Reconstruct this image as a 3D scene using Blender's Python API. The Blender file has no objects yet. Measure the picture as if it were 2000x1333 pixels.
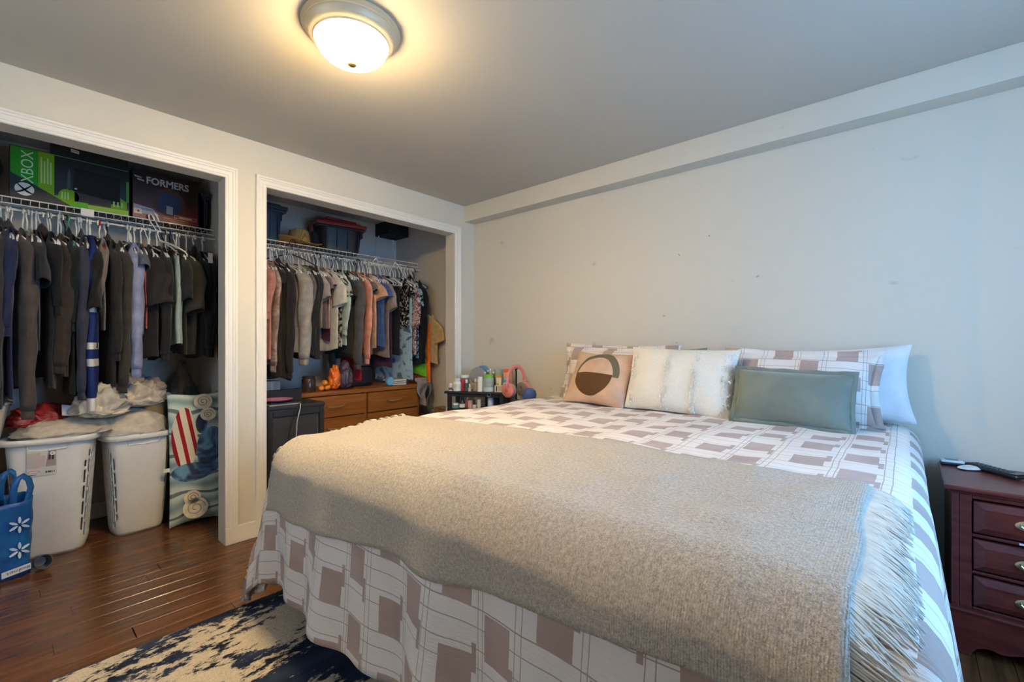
import bpy, bmesh, math, random
from mathutils import Vector, Matrix, Euler, noise
S = bpy.context.scene
COL = S.collection
PI = math.pi
# ---------------------------------------------------------------- camera
cd = bpy.data.cameras.new('camera'); cam = bpy.data.objects.new('camera', cd); COL.objects.link(cam)
cd.sensor_width = 36.0; cd.lens = 876.87 / 2000 * 36; cd.shift_y = 0.0029; cd.clip_start = 0.02
cam.location = (2.7895, -2.6878, 1.10); cam.rotation_euler = (PI / 2, 0, 0.7195)
S.camera = cam
# ---------------------------------------------------------------- world, daylight, exposure
S.view_settings.view_transform = 'Standard'; S.view_settings.look = 'None'
S.view_settings.gamma = 1.0; S.view_settings.use_curve_mapping = False
S.view_settings.exposure = 0.24
W = bpy.data.worlds.new('world'); S.world = W; W.use_nodes = True
bg = W.node_tree.nodes['Background']; bg.inputs[0].default_value = (0.34, 0.60, 1.0, 1); bg.inputs[1].default_value = 1.0
WIN_Y0, WIN_Y1, WIN_Z0, WIN_Z1, XR = -2.10, -0.70, 0.85, 1.90, 3.85
ld = bpy.data.lights.new('window_daylight', 'AREA'); ld.shape = 'RECTANGLE'; ld.size = WIN_Y1 - WIN_Y0 - .1; ld.size_y = WIN_Z1 - WIN_Z0 - .1
ld.energy = 42; ld.color = (0.23, 0.54, 1.0)
lo = bpy.data.objects.new('window_daylight', ld); COL.objects.link(lo)
lo.location = (XR - .03, (WIN_Y0 + WIN_Y1) / 2, (WIN_Z0 + WIN_Z1) / 2); lo.rotation_euler = (0, PI / 2, 0)
ld.use_shadow = True
W2 = (0.55, 1.75, 0.95, 1.90)          # second window, in the wall behind the camera
l2 = bpy.data.lights.new('front_window_daylight', 'AREA'); l2.shape = 'RECTANGLE'; l2.size = W2[1] - W2[0] - .1; l2.size_y = W2[3] - W2[2] - .1
l2.energy = 6; l2.color = (0.72, 0.86, 1.0)
lo2 = bpy.data.objects.new('front_window_daylight', l2); COL.objects.link(lo2)
lo2.location = ((W2[0] + W2[1]) / 2, -3.72, (W2[2] + W2[3]) / 2); lo2.rotation_euler = (PI / 2, 0, 0)
LAMP_STRENGTH = 300.0
# ---------------------------------------------------------------- helpers
def lin(c):
    return tuple(((v / 255) / 12.92 if v / 255 <= .04045 else ((v / 255 + .055) / 1.055) ** 2.4) for v in c[:3]) + (1.0,)
class NT:
    def __init__(s, name):
        s.m = bpy.data.materials.new(name); s.m.use_nodes = True; s.t = s.m.node_tree; s.b = s.t.nodes['Principled BSDF']
    def n(s, typ, **kw):
        o = s.t.nodes.new(typ)
        for k, v in kw.items(): setattr(o, k, v)
        return o
    def l(s, a, b): s.t.links.new(a, b)
    def math(s, op, a, b=None, clamp=False):
        o = s.n('ShaderNodeMath', operation=op); o.use_clamp = clamp
        for i, v in enumerate((a, b)):
            if v is None: continue
            if isinstance(v, (int, float)): o.inputs[i].default_value = v
            else: s.l(v, o.inputs[i])
        return o.outputs[0]
    def ramp(s, fac, stops, const=False):
        r = s.n('ShaderNodeValToRGB'); cr = r.color_ramp
        if const: cr.interpolation = 'CONSTANT'
        while len(cr.elements) < len(stops): cr.elements.new(.5)
        for e, (p, c) in zip(cr.elements, stops):
            e.position = p; e.color = c if isinstance(c, tuple) else (c, c, c, 1)
        if fac is not None: s.l(fac, r.inputs[0])
        return r.outputs[0]
    def mix(s, f, a, b, blend='MIX'):
        o = s.n('ShaderNodeMix', data_type='RGBA', blend_type=blend)
        for i, v in ((0, f), (6, a), (7, b)):
            if isinstance(v, (int, float)): o.inputs[i].default_value = v
            elif isinstance(v, tuple): o.inputs[i].default_value = v
            else: s.l(v, o.inputs[i])
        return o.outputs[2]
    def coord(s, kind='Object', scale=(1, 1, 1), rot=(0, 0, 0)):
        c = s.n('ShaderNodeTexCoord'); mp = s.n('ShaderNodeMapping'); mp.inputs[3].default_value = scale; mp.inputs[2].default_value = rot
        s.l(c.outputs[kind], mp.inputs[0]); return mp.outputs[0]
    def noise(s, vec, scale, detail=3, rough=.5, dist=0):
        o = s.n('ShaderNodeTexNoise'); o.inputs['Scale'].default_value = scale; o.inputs['Detail'].default_value = detail
        o.inputs['Roughness'].default_value = rough; o.inputs['Distortion'].default_value = dist
        if vec is not None: s.l(vec, o.inputs['Vector'])
        return o.outputs[0]
    def bump(s, h, strength=.3, dist=.01):
        o = s.n('ShaderNodeBump'); o.inputs['Strength'].default_value = strength; o.inputs['Distance'].default_value = dist
        s.l(h, o.inputs['Height']); s.l(o.outputs[0], s.b.inputs['Normal'])
    def base(s, col):
        if isinstance(col, tuple): s.b.inputs['Base Color'].default_value = col
        else: s.l(col, s.b.inputs['Base Color'])
    def rough(s, v, spec=None, metal=None, sheen=None):
        if isinstance(v, (int, float)): s.b.inputs['Roughness'].default_value = v
        else: s.l(v, s.b.inputs['Roughness'])
        if spec is not None: s.b.inputs['Specular IOR Level'].default_value = spec
        if metal is not None: s.b.inputs['Metallic'].default_value = metal
        if sheen is not None: s.b.inputs['Sheen Weight'].default_value = sheen
_MC = {}
def M(col, rough=.6, metal=0, var=.10, scale=12, bump=0, bscale=80, spec=.5, sheen=0, name=None):
    """plain procedural material: a colour, gentle noise variation, optional fine relief"""
    key = (tuple(col), rough, metal, var, scale, bump, bscale, spec, sheen)
    if key in _MC: return _MC[key]
    t = NT(name or 'material_%d_%d_%d' % tuple(int(v) for v in col[:3]))
    v = t.coord(); n = t.noise(v, scale, 3)
    c = lin(col); lo_ = tuple(x * (1 - var) for x in c[:3]) + (1,); hi_ = tuple(min(1, x * (1 + var)) for x in c[:3]) + (1,)
    t.base(t.ramp(n, [(.3, lo_), (.7, hi_)])); t.rough(rough, spec, metal, sheen)
    if bump: t.bump(t.noise(v, bscale, 4, .6), bump, .004)
    _MC[key] = t.m; return t.m
def F(col, var=.16, bump=.35, bscale=260, sheen=.15):      # cloth
    return M(col, .92, 0, var, 22, bump, bscale, .15, sheen)
def P(col, rough=.35): return M(col, rough, 0, .03, 10)      # plastic
class MB:
    def __init__(s): s.v = []; s.f = []; s.uv = None
    def add(s, vs, fs):
        k = len(s.v); s.v += [tuple(p) for p in vs]; s.f += [tuple(i + k for i in f) for f in fs]; return s
    def box(s, a, b):
        x0, y0, z0 = a; x1, y1, z1 = b
        return s.add([(x0,y0,z0),(x1,y0,z0),(x1,y1,z0),(x0,y1,z0),(x0,y0,z1),(x1,y0,z1),(x1,y1,z1),(x0,y1,z1)],
                     [(0,3,2,1),(4,5,6,7),(0,1,5,4),(1,2,6,5),(2,3,7,6),(3,0,4,7)])
    def grid(s, fn, nu, nv, closed=False, capt=False, capb=False):
        n = nu if closed else nu + 1
        vs = [fn(i / nu, j / nv) for j in range(nv + 1) for i in range(n)]; fs = []
        for j in range(nv):
            for i in range(nu):
                a = j * n + i; b = j * n + (i + 1) % n if closed else a + 1
                fs.append((a, b, b + n, a + n))
        if capb: fs.append(tuple(range(n - 1, -1, -1)))
        if capt: fs.append(tuple(nv * n + i for i in range(n)))
        return s.add(vs, fs)
    def lathe(s, prof, seg=24, c=(0, 0, 0), sx=1, sy=1):
        def fn(u, v):
            i = v * (len(prof) - 1); r, z = prof[int(round(i))]; a = u * 2 * PI
            return (c[0] + r * math.cos(a) * sx, c[1] + r * math.sin(a) * sy, c[2] + z)
        return s.grid(fn, seg, len(prof) - 1, True, prof[-1][0] > 1e-4, prof[0][0] > 1e-4)
    def tube(s, pts, r, seg=8, caps=True, flat=1.0):
        pts = [Vector(p) for p in pts]; rs = r if isinstance(r, (list, tuple)) else [r] * len(pts)
        up = Vector((.123, .217, .97)); fr = []
        for i, p in enumerate(pts):
            t = (pts[min(i + 1, len(pts) - 1)] - pts[max(i - 1, 0)])
            t = t.normalized() if t.length > 1e-9 else Vector((0, 0, 1))
            if i == 0:
                if abs(t.dot(up)) > .95: up = Vector((1, 0, 0))
                a = (up - t * up.dot(t)).normalized()
            else: a = (a - t * a.dot(t)).normalized()
            fr.append((p, a, t.cross(a), rs[i]))
        vs = []; fs = []
        for p, a, b, q in fr:
            for k in range(seg):
                w = 2 * PI * k / seg; vs.append(p + a * (q * math.cos(w)) + b * (q * flat * math.sin(w)))
        for i in range(len(fr) - 1):
            for k in range(seg):
                A = i * seg + k; B = i * seg + (k + 1) % seg; fs.append((A, B, B + seg, A + seg))
        if caps: fs.append(tuple(range(seg - 1, -1, -1))); fs.append(tuple((len(fr) - 1) * seg + k for k in range(seg)))
        return s.add(vs, fs)
    def prism(s, poly, fn, d0, d1):      # poly: 2-D outline, fn(a, b, d) -> point
        n = len(poly); vs = [fn(a, b, d0) for a, b in poly] + [fn(a, b, d1) for a, b in poly]
        fs = [tuple(range(n - 1, -1, -1)), tuple(range(n, 2 * n))] + [(i, (i + 1) % n, n + (i + 1) % n, n + i) for i in range(n)]
        return s.add(vs, fs)
    def mesh(s, name, smooth=True, uv=None):
        me = bpy.data.meshes.new(name); me.from_pydata(s.v, [], s.f)
        bm = bmesh.new(); bm.from_mesh(me); bmesh.ops.recalc_face_normals(bm, faces=bm.faces); bm.to_mesh(me); bm.free()
        if smooth: me.polygons.foreach_set('use_smooth', [True] * len(me.polygons))
        if uv:
            L = me.uv_layers.new(name='UVMap')
            for lp in me.loops: L.data[lp.index].uv = uv[lp.vertex_index]
        me.update(); return me
    def build(s, name, mat, parent=None, smooth=True, bevel=0, uv=None, solid=0, sub=0, loc=None, rot=None, angle=True):
        me = s.mesh(name, smooth, uv); o = bpy.data.objects.new(name, me); COL.objects.link(o)
        if mat: me.materials.append(mat)
        if parent: o.parent = parent
        if loc: o.location = loc
        if rot: o.rotation_euler = rot
        if sub: m = o.modifiers.new('s', 'SUBSURF'); m.levels = m.render_levels = sub
        if solid: m = o.modifiers.new('t', 'SOLIDIFY'); m.thickness = solid; m.offset = -1
        if bevel:
            m = o.modifiers.new('b', 'BEVEL'); m.width = bevel; m.segments = 2; m.limit_method = 'ANGLE'; m.angle_limit = .7
        if smooth and angle: me.set_sharp_from_angle(angle=math.radians(42))
        return o
def tag(o, label=None, cat=None, group=None, kind=None):
    if label: o['label'] = label
    if cat: o['category'] = cat
    if group: o['group'] = group
    if kind: o['kind'] = kind
    return o
def thing(name, label, cat, loc=(0, 0, 0), rz=0, group=None, rot=None):
    o = bpy.data.objects.new(name, None); COL.objects.link(o); o.empty_display_size = .05
    o.location = loc; o.rotation_euler = rot or (0, 0, rz); return tag(o, label, cat, group)
def link(name, me, parent=None, loc=(0, 0, 0), rot=(0, 0, 0)):
    o = bpy.data.objects.new(name, me); COL.objects.link(o); o.parent = parent; o.location = loc; o.rotation_euler = rot; return o
def copy_tree(o, parent=None):
    c = o.copy(); COL.objects.link(c); c.parent = parent
    for ch in list(o.children): copy_tree(ch, c)
    return c
def box(name, a, b, mat, parent=None, bevel=.003, **k): return MB().box(a, b).build(name, mat, parent, smooth=False, bevel=bevel, **k)
def struct(o): o['kind'] = 'structure'; return o
def text(name, s, size, mat, parent, loc, rot, extrude=.0004, align='LEFT', sx=1.0, spacing=1.0, bold=0):
    c = bpy.data.curves.new(name, 'FONT'); c.body = s; c.size = size; c.extrude = extrude; c.align_x = align; c.space_character = spacing; c.offset = bold
    c.resolution_u = 3
    o = bpy.data.objects.new(name, c); COL.objects.link(o); bpy.context.view_layer.update()
    me = bpy.data.meshes.new_from_object(o.evaluated_get(bpy.context.evaluated_depsgraph_get())); bpy.data.objects.remove(o)
    me.name = name; me.materials.clear(); me.materials.append(mat)
    o = link(name, me, parent, loc, rot); o.scale = (sx, 1, 1); return o
FACE_X = (PI / 2, 0, PI / 2)                     # text on a face that looks along +x, reading along +y
def nz(p, sc=1.0, seed=0.0): return noise.noise(Vector((p[0] * sc + seed, p[1] * sc + seed * 1.7, p[2] * sc - seed)))
# ================================================================ room shell
H, ZH = 2.257, 2.008          # ceiling, closet opening height
WT = 0.11                     # closet front wall thickness
CB = -1.06                    # closet back wall
YF = -3.75                    # wall behind the camera
def paint(name, col, var=.02, bump=.06, rough=.75, smudge=False):
    t = NT(name); v = t.coord('Object'); n = t.noise(v, 1.3, 4)
    c = lin(col); base = t.ramp(n, [(.3, tuple(x * (1 - var) for x in c[:3]) + (1,)), (.7, c)])
    if smudge:                # scuffs and touch-up marks on the paint
        n2 = t.noise(t.coord('Object', (1, 1, 1.6)), 7.0, 2, .5); k = t.ramp(n2, [(.70, 0.0), (.77, 1.0)])
        base = t.mix(t.math('MULTIPLY', k, .35), base, lin((150, 140, 128)))
        n3 = t.noise(t.coord('Object', (1, 1, 1)), 23.0, 1, .5); k3 = t.ramp(n3, [(.77, 0.0), (.80, 1.0)])
        base = t.mix(t.math('MULTIPLY', k3, .5), base, lin((120, 112, 104)))
    t.base(base); t.rough(rough, .3); t.bump(t.noise(v, 140, 3), bump, .002); return t.m
m_wall = paint('wall_paint', (214, 207, 192)); m_wall_b = paint('wall_paint_scuffed', (212, 206, 192), smudge=True)
m_ceil = paint('ceiling_paint', (196, 190, 178)); m_trim = paint('trim_gloss', (236, 230, 218), rough=.4, bump=.02)
m_closet = paint('closet_paint', (205, 200, 192))
XL = CB - .1
# floor: base slab + planks
m_sub = M((38, 26, 20), .8)
floor = struct(box('floor', (XL, YF, -.06), (XR, .1, -.012), m_sub, bevel=0))
t = NT('dark_plank_wood'); oi = t.n('ShaderNodeObjectInfo'); rnd = oi.outputs['Random']
vm = t.n('ShaderNodeVectorMath', operation='ADD'); cx_ = t.n('ShaderNodeCombineXYZ')
t.l(t.math('MULTIPLY', rnd, 37.0), cx_.inputs[0]); t.l(t.math('MULTIPLY', rnd, 11.0), cx_.inputs[1])
t.l(t.coord('Object', (14, 1.1, 14)), vm.inputs[0]); t.l(cx_.outputs[0], vm.inputs[1])
g = t.noise(vm.outputs[0], 2.2, 5, .6, .6)
wood = t.ramp(g, [(.25, lin((70, 43, 25))), (.5, lin((100, 64, 38))), (.75, lin((124, 82, 50)))])
t.base(t.mix(t.math('MULTIPLY', rnd, .35), wood, lin((62, 38, 24)))); t.rough(t.ramp(g, [(.3, .17), (.7, .27)]), .5)
t.bump(g, .03, .003); m_plank = t.m
rng = random.Random(5); PW = .094; pmesh = {}; mpos = []
ncols = int(round((XR - XL) / PW))
for i in range(ncols):
    y = YF - rng.random() * .9; x0 = XL + i * PW
    while y < 0:
        Lp = rng.choice((.9, 1.2, 1.5, 1.75)); y0, y1 = max(y, YF), min(y + Lp, .0)
        if y1 - y0 > .02: mpos.append((x0, y0, y1))
        y += Lp
for x0, y0, y1 in mpos:
    Lr = round(y1 - y0, 2)
    if Lr not in pmesh:
        me_ = MB(); b_ = .0008; w_, l_ = PW - .0012, Lr - .0012
        me_.add([(0,0,-.012),(w_,0,-.012),(w_,l_,-.012),(0,l_,-.012),(0,0,-b_),(w_,0,-b_),(w_,l_,-b_),(0,l_,-b_),
                 (b_,b_,0),(w_-b_,b_,0),(w_-b_,l_-b_,0),(b_,l_-b_,0)],
                [(0,3,2,1),(0,1,5,4),(1,2,6,5),(2,3,7,6),(3,0,4,7),(4,5,9,8),(5,6,10,9),(6,7,11,10),(7,4,8,11),(8,9,10,11)])
        pmesh[Lr] = me_.mesh('plank', False); pmesh[Lr].materials.append(m_plank)
    link('plank', pmesh[Lr], floor, (x0, y0, 0))
struct(box('ceiling', (0 - WT, YF, H), (XR, .1, H + .08), m_ceil, bevel=0))
struct(box('wall_back', (-WT, 0, 0), (XR, .1, H), m_wall_b, bevel=0))
w = MB(); w.box((-WT, YF - .1, 0), (W2[0], YF, H)); w.box((W2[1], YF - .1, 0), (XR + .1, YF, H)); w.box((W2[0], YF - .1, 0), (W2[1], YF, W2[2])); w.box((W2[0], YF - .1, W2[3]), (W2[1], YF, H)); struct(w.build('wall_front', m_wall, smooth=False))
# closet front wall with two openings
O1 = (-3.35, -1.879); O2 = (-1.668, -.222)
w = MB(); w.box((-WT, YF, 0), (0, O1[0], H)); w.box((-WT, O1[1], 0), (0, O2[0], H)); w.box((-WT, O2[1], 0), (0, 0, H))
w.box((-WT, O1[0], ZH), (0, O1[1], H)); w.box((-WT, O2[0], ZH), (0, O2[1], H)); struct(w.build('wall_left', m_wall, smooth=False))
# right wall with a window
w = MB(); w.box((XR, YF, 0), (XR + .12, WIN_Y0, H)); w.box((XR, WIN_Y1, 0), (XR + .12, .1, H))
w.box((XR, WIN_Y0, 0), (XR + .12, WIN_Y1, WIN_Z0)); w.box((XR, WIN_Y0, WIN_Z1), (XR + .12, WIN_Y1, H)); struct(w.build('wall_right', m_wall, smooth=False))
win = bpy.data.objects.new('window_1', None); COL.objects.link(win); struct(win)
w = MB(); a, b, c, d = WIN_Y0, WIN_Y1, WIN_Z0, WIN_Z1
for y0, y1, z0, z1 in ((a, a+.05, c, d), (b-.05, b, c, d), (a+.05, b-.05, c, c+.05), (a+.05, b-.05, d-.05, d), ((a+b)/2-.02, (a+b)/2+.02, c+.05, d-.05)):
    w.box((XR + .04, y0, z0), (XR + .09, y1, z1))
w.build('window_frame', m_trim, win, smooth=False)
t = NT('window_glass'); t.base((1, 1, 1, 1)); t.rough(0.0); t.b.inputs['Transmission Weight'].default_value = 1; t.b.inputs['IOR'].default_value = 1.02; m_pane = t.m
for k in range(2):
    y0 = a + .05 if k == 0 else (a + b) / 2 + .02; y1 = (a + b) / 2 - .02 if k == 0 else b - .05
    box('pane', (XR + .062, y0, c + .05), (XR + .066, y1, d - .05), m_pane, win, bevel=0)
box('window_sill', (XR - .03, a - .04, c - .025), (XR + .06, b + .04, c), m_trim, win)
win2 = bpy.data.objects.new('window_2', None); COL.objects.link(win2); struct(win2)
w = MB(); a, b, c, d = W2
for x0, x1, z0, z1 in ((a, a+.05, c, d), (b-.05, b, c, d), (a+.05, b-.05, c, c+.05), (a+.05, b-.05, d-.05, d)): w.box((x0, YF - .08, z0), (x1, YF - .04, z1))
w.build('window_frame', m_trim, win2, smooth=False); box('pane', (a + .05, YF - .062, c + .05), (b - .05, YF - .058, d - .05), m_pane, win2, bevel=0)
# closet interior
struct(box('wall_closet_back', (CB - .08, YF, 0), (CB, .1, H + .08), m_closet, bevel=0))
struct(box('wall_closet_side', (CB, -.06, 0), (-WT, .1, H), m_closet, bevel=0))
struct(box('wall_closet_partition', (CB, -1.735, 0), (-WT, -1.655, H), m_closet, bevel=0))
struct(box('wall_closet_end', (CB, YF, 0), (-WT, YF + .1, H), m_closet, bevel=0))
struct(box('ceiling_closet', (CB, YF, H), (-WT, .1, H + .08), m_closet, bevel=0))
# door casings, mitred
CAS = [(0, .006), (.004, .010), (.012, .010), (.014, .013), (.022, .013), (.024, .010), (.034, .012), (.036, .016), (.044, .018), (.047, .022), (.056, .022), (.059, .018), (.059, 0)]
def casing(name, y0, y1, zt, zb):
    e = bpy.data.objects.new(name, None); COL.objects.link(e); struct(e); n = len(CAS)
    pr = [(0, 0)] + CAS; n = len(pr)
    for nm, A, B in (('casing_leg', lambda o, h: (h, y0 - o, zb), lambda o, h: (h, y0 - o, zt + o)),
                     ('casing_head', lambda o, h: (h, y0 - o, zt + o), lambda o, h: (h, y1 + o, zt + o)),
                     ('casing_leg', lambda o, h: (h, y1 + o, zt + o), lambda o, h: (h, y1 + o, zb))):
        q = MB().add([A(*p) for p in pr] + [B(*p) for p in pr], [tuple(range(n)), tuple(range(2*n-1, n-1, -1))] + [(i, (i+1) % n, n+(i+1) % n, n+i) for i in range(n)])
        q.build(nm, m_trim, e, smooth=False)
casing('trim_1', O1[0], O1[1], ZH, .094); casing('trim_2', O2[0], O2[1], ZH, .094)
struct(box('baseboard_left', (0, O1[1], 0), (.014, O2[0], .094), m_trim, bevel=.003))
w = MB(); w.box((.014, -.014, 0), (XR, 0, .094)); struct(w.build('baseboard_back', m_trim, smooth=False, bevel=.003))
struct(box('baseboard_corner', (0, O2[1], 0), (.014, -.014, .094), m_trim, bevel=.003))
struct(box('baseboard_closet', (CB, YF + .1, 0), (CB + .014, -1.735, .094), m_trim, bevel=.003))
struct(box('trim_3', (0, -.112, H - .1315), (XR, 0, H), m_wall_b, bevel=.002))      # boxed beam along the back wall
# ceiling lamp
lm = thing('ceiling_lamp', 'round flush ceiling lamp with brushed nickel pan and glowing white glass dome', 'lamp', (1.262, -1.835, H))
t = NT('brushed_nickel'); v = t.coord('Object', (3, 3, 90)); t.base(lin((226, 206, 170))); t.rough(.45, metal=.25); t.bump(t.noise(v, 9, 3), .05, .002); m_nickel = t.m
MB().lathe([(.02, 0), (.168, 0), (.172, -.004), (.172, -.010), (.166, -.014), (.163, -.016), (.163, -.021), (.158, -.024), (.152, -.036), (.143, -.046), (.134, -.050), (.131, -.055), (.125, -.055), (.120, -.045), (.02, -.045)], 64).build('pan', m_nickel, lm)
t = NT('lit_glass'); t.base(lin((250, 245, 235))); t.rough(.4)
t.b.inputs['Emission Color'].default_value = (1.0, .71, .35, 1); 
sp = t.n('ShaderNodeSeparateXYZ'); t.l(t.coord('Object'), sp.inputs[0])      # the glass is brightest below the bulbs, dimmer at its rim
t.l(t.math('MULTIPLY', t.ramp(t.math('MULTIPLY', sp.outputs[2], -7.0), [(.36, .16), (.62, .5), (.86, 1.0)]), LAMP_STRENGTH), t.b.inputs['Emission Strength']); m_dome = t.m
dome = MB().lathe([(.123, -.050)] + [(.126 * math.cos(k / 14 * PI / 2), -.052 - .078 * math.sin(k / 14 * PI / 2)) for k in range(1, 14)] + [(0, -.130)], 48).build('glass_dome', m_dome, lm)
MB().lathe([(.004, -.126), (.015, -.129), (.017, -.132), (.013, -.136), (.005, -.138), (0, -.1385)], 16).build('finial', M((150, 120, 80), .4, .3), lm)
# ================================================================ bed
BX0, BX1, BY0, BY1, BZ = .885, 2.830, -1.955, -.03, .728
bed = thing('bed', 'king size bed with mattress hidden under the checked comforter', 'bed', ((BX0 + BX1) / 2, (BY0 + BY1) / 2, 0))
ox, oy = bed.location.x, bed.location.y
box('mattress', (BX0 + .05 - ox, BY0 + .05 - oy, .36), (BX1 - .05 - ox, BY1 - oy, .695), F((225, 222, 215)), bed, bevel=.05)
box('box_spring', (BX0 + .06 - ox, BY0 + .06 - oy, .16), (BX1 - .06 - ox, BY1 - oy, .357), F((205, 202, 196)), bed, bevel=.02)
for sx in (BX0 + .13, BX1 - .13):
    for sy in (BY0 + .13, BY1 - .1):
        box('leg', (sx - ox - .03, sy - oy - .03, .0165), (sx - ox + .03, sy - oy + .03, .159), M((30, 26, 24), .5), bed)
RE = .085
def edge(e):
    """overhang e past the mattress edge -> (outward offset, drop)"""
    s = e + RE
    if s <= 0: return e, 0.0
    if s < RE * PI / 2: return -RE + RE * math.sin(s / RE), RE * (1 - math.cos(s / RE))
    q = s - RE * PI / 2; return .08 * q, RE + q * .995
def drape(px, py, lift=0.0, rip=1.0):
    exl, exr, ey = BX0 - px, px - BX1, BY0 - py
    cx, cy = min(max(px, BX0), BX1), max(py, BY0)
    hx, dx = (edge(exl) if exl > exr else edge(exr)); sgn = -1 if exl > exr else 1
    hy, dy = edge(ey)
    x = (BX0 - hx) if sgn < 0 else (BX1 + hx)
    if dx == 0: x = px
    y = BY0 - hy if dy > 0 else py
    d = (dx ** 2.6 + dy ** 2.6) ** (1 / 2.6) if dx > 0 and dy > 0 else max(dx, dy)
    k = min(dx, dy)                                   # cloth left over at a corner flares out
    if k > .03 and rip > 0: x += sgn * (k - .03) * (.26 if sgn < 0 else .12); y -= (k - .03) * .05
    # soft undulation on top, folds on the drop
    top = 1 - min(1, d / .12)
    z = BZ - d + top * (.010 * nz((px, py, 0), 3.2, 3) + .006 * nz((px, py, 1), 8, 5)) * (1 if rip else .6)
    z -= .034 * math.exp(-((px - .86) ** 2 + (py + 1.98) ** 2) / .22) * max(0, 1 - d / .4)
    if d > .05:
        a = min(1, (d - .05) / .5)
        if dy >= dx: y -= a * (.022 * math.sin(px * 11 + 1.3 * math.sin(px * 3)) + .016 * math.sin(px * 23 + 2)) * (1 if dx < .05 else .4) - .010 * a
        if dx >= dy: x += sgn * a * (1 if sgn < 0 or py < -.62 else 0) * (.022 * math.sin(py * 10 + 1) + .014 * math.sin(py * 21))
    n = Vector((0, 0, 1)) if d < 1e-4 else None
    if lift:
        f = min(1, d / RE)
        z += lift * (1 - f)
        if dx > 0: x += sgn * lift * f * (dx / (dx + dy))
        if dy > 0: y -= lift * f * (dy / (dx + dy))
    return Vector((x, y, max(z, .026 + .01 * (nz((px, py, 0), 20) + .6))))
# comforter: woven plaid in flat cloth coordinates (metres)
t = NT('plaid_comforter_cloth'); uvn = t.n('ShaderNodeUVMap'); sp = t.n('ShaderNodeSeparateXYZ'); t.l(uvn.outputs[0], sp.inputs[0])
PU, PV = .285, .215
wob = t.math('MULTIPLY', t.math('SUBTRACT', t.noise(uvn.outputs[0], 9, 2), .5), .007)
def fr(x, p): return t.math('FRACT', t.math('DIVIDE', t.math('ADD', t.math('ADD', x, wob), 20.0), p))
fu, fv = fr(sp.outputs[0], PU), fr(sp.outputs[1], PV)
cu = t.ramp(fu, [(0, 1.0), (.31, 0.0), (.999, 0.0)], True); du = t.ramp(fu, [(0, 0.0), (.46, 1.0), (.75, 0.0), (.999, 0.0)], True)
eu = t.ramp(fu, [(0, 0.0), (.31, 1.0), (.36, 0.0), (.75, 1.0), (.79, 0.0)], True)
cv = t.ramp(fv, [(0, 1.0), (.49, 0.0), (.999, 0.0)], True); dv = t.ramp(fv, [(0, 0.0), (.49, 1.0), (.985, 0.0), (.999, 0.0)], True)
ev = t.ramp(fv, [(0, 0.0), (.30, 1.0), (.62, 0.0), (.999, 0.0)], True)
chk = t.math('MAXIMUM', t.math('MAXIMUM', t.math('MULTIPLY', cu, cv), t.math('MULTIPLY', du, dv)), t.math('MULTIPLY', eu, ev))
lu = t.ramp(fu, [(0, 0.0), (.38, 1.0), (.388, 0.0), (.43, 1.0), (.438, 0.0), (.80, 1.0), (.808, 0.0), (.86, 1.0), (.868, 0.0)], True)
lv = t.ramp(fv, [(0, 1.0), (.012, 0.0), (.36, 1.0), (.372, 0.0), (.56, 1.0), (.572, 0.0), (.80, 1.0), (.812, 0.0)], True)
ln = t.math('MAXIMUM', lu, lv)
tone = t.noise(uvn.outputs[0], 5, 2)
brown = t.ramp(tone, [(.35, lin((166, 146, 138))), (.65, lin((184, 164, 156)))])
cream = t.ramp(tone, [(.3, lin((222, 214, 208))), (.7, lin((232, 226, 221)))])
base = t.mix(t.math('MULTIPLY', ln, .8), cream, lin((150, 130, 124))); t.base(t.mix(chk, base, brown)); t.rough(.9, .15, sheen=.2)
mpw = t.n('ShaderNodeMapping'); mpw.inputs[3].default_value = (5, 55, 1); t.l(uvn.outputs[0], mpw.inputs[0])
t.bump(t.noise(mpw.outputs[0], 2.4, 4, .6, .8), .38, .008); m_plaid = t.m
def sheet(x0, x1, y0, y1, nx, ny, fn, name, mat, parent=None, solid=.012, warp=None):
    mb = MB(); uv = []
    def g(u, v):
        px, py = (x0 + (x1 - x0) * u, y0 + (y1 - y0) * v) if warp is None else warp(u, v)
        uv.append((px, py)); return fn(px, py)
    mb.grid(g, nx, ny); o = mb.build(name, mat, parent, uv=uv, solid=solid, angle=False); return o
o = sheet(BX0 - .58, BX1 + .58, BY1 - .005, BY0 - .545, 150, 120, drape, 'comforter', m_plaid)
tag(o, 'white and taupe checked comforter spread over the bed, hanging to the rug', 'comforter')
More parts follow.
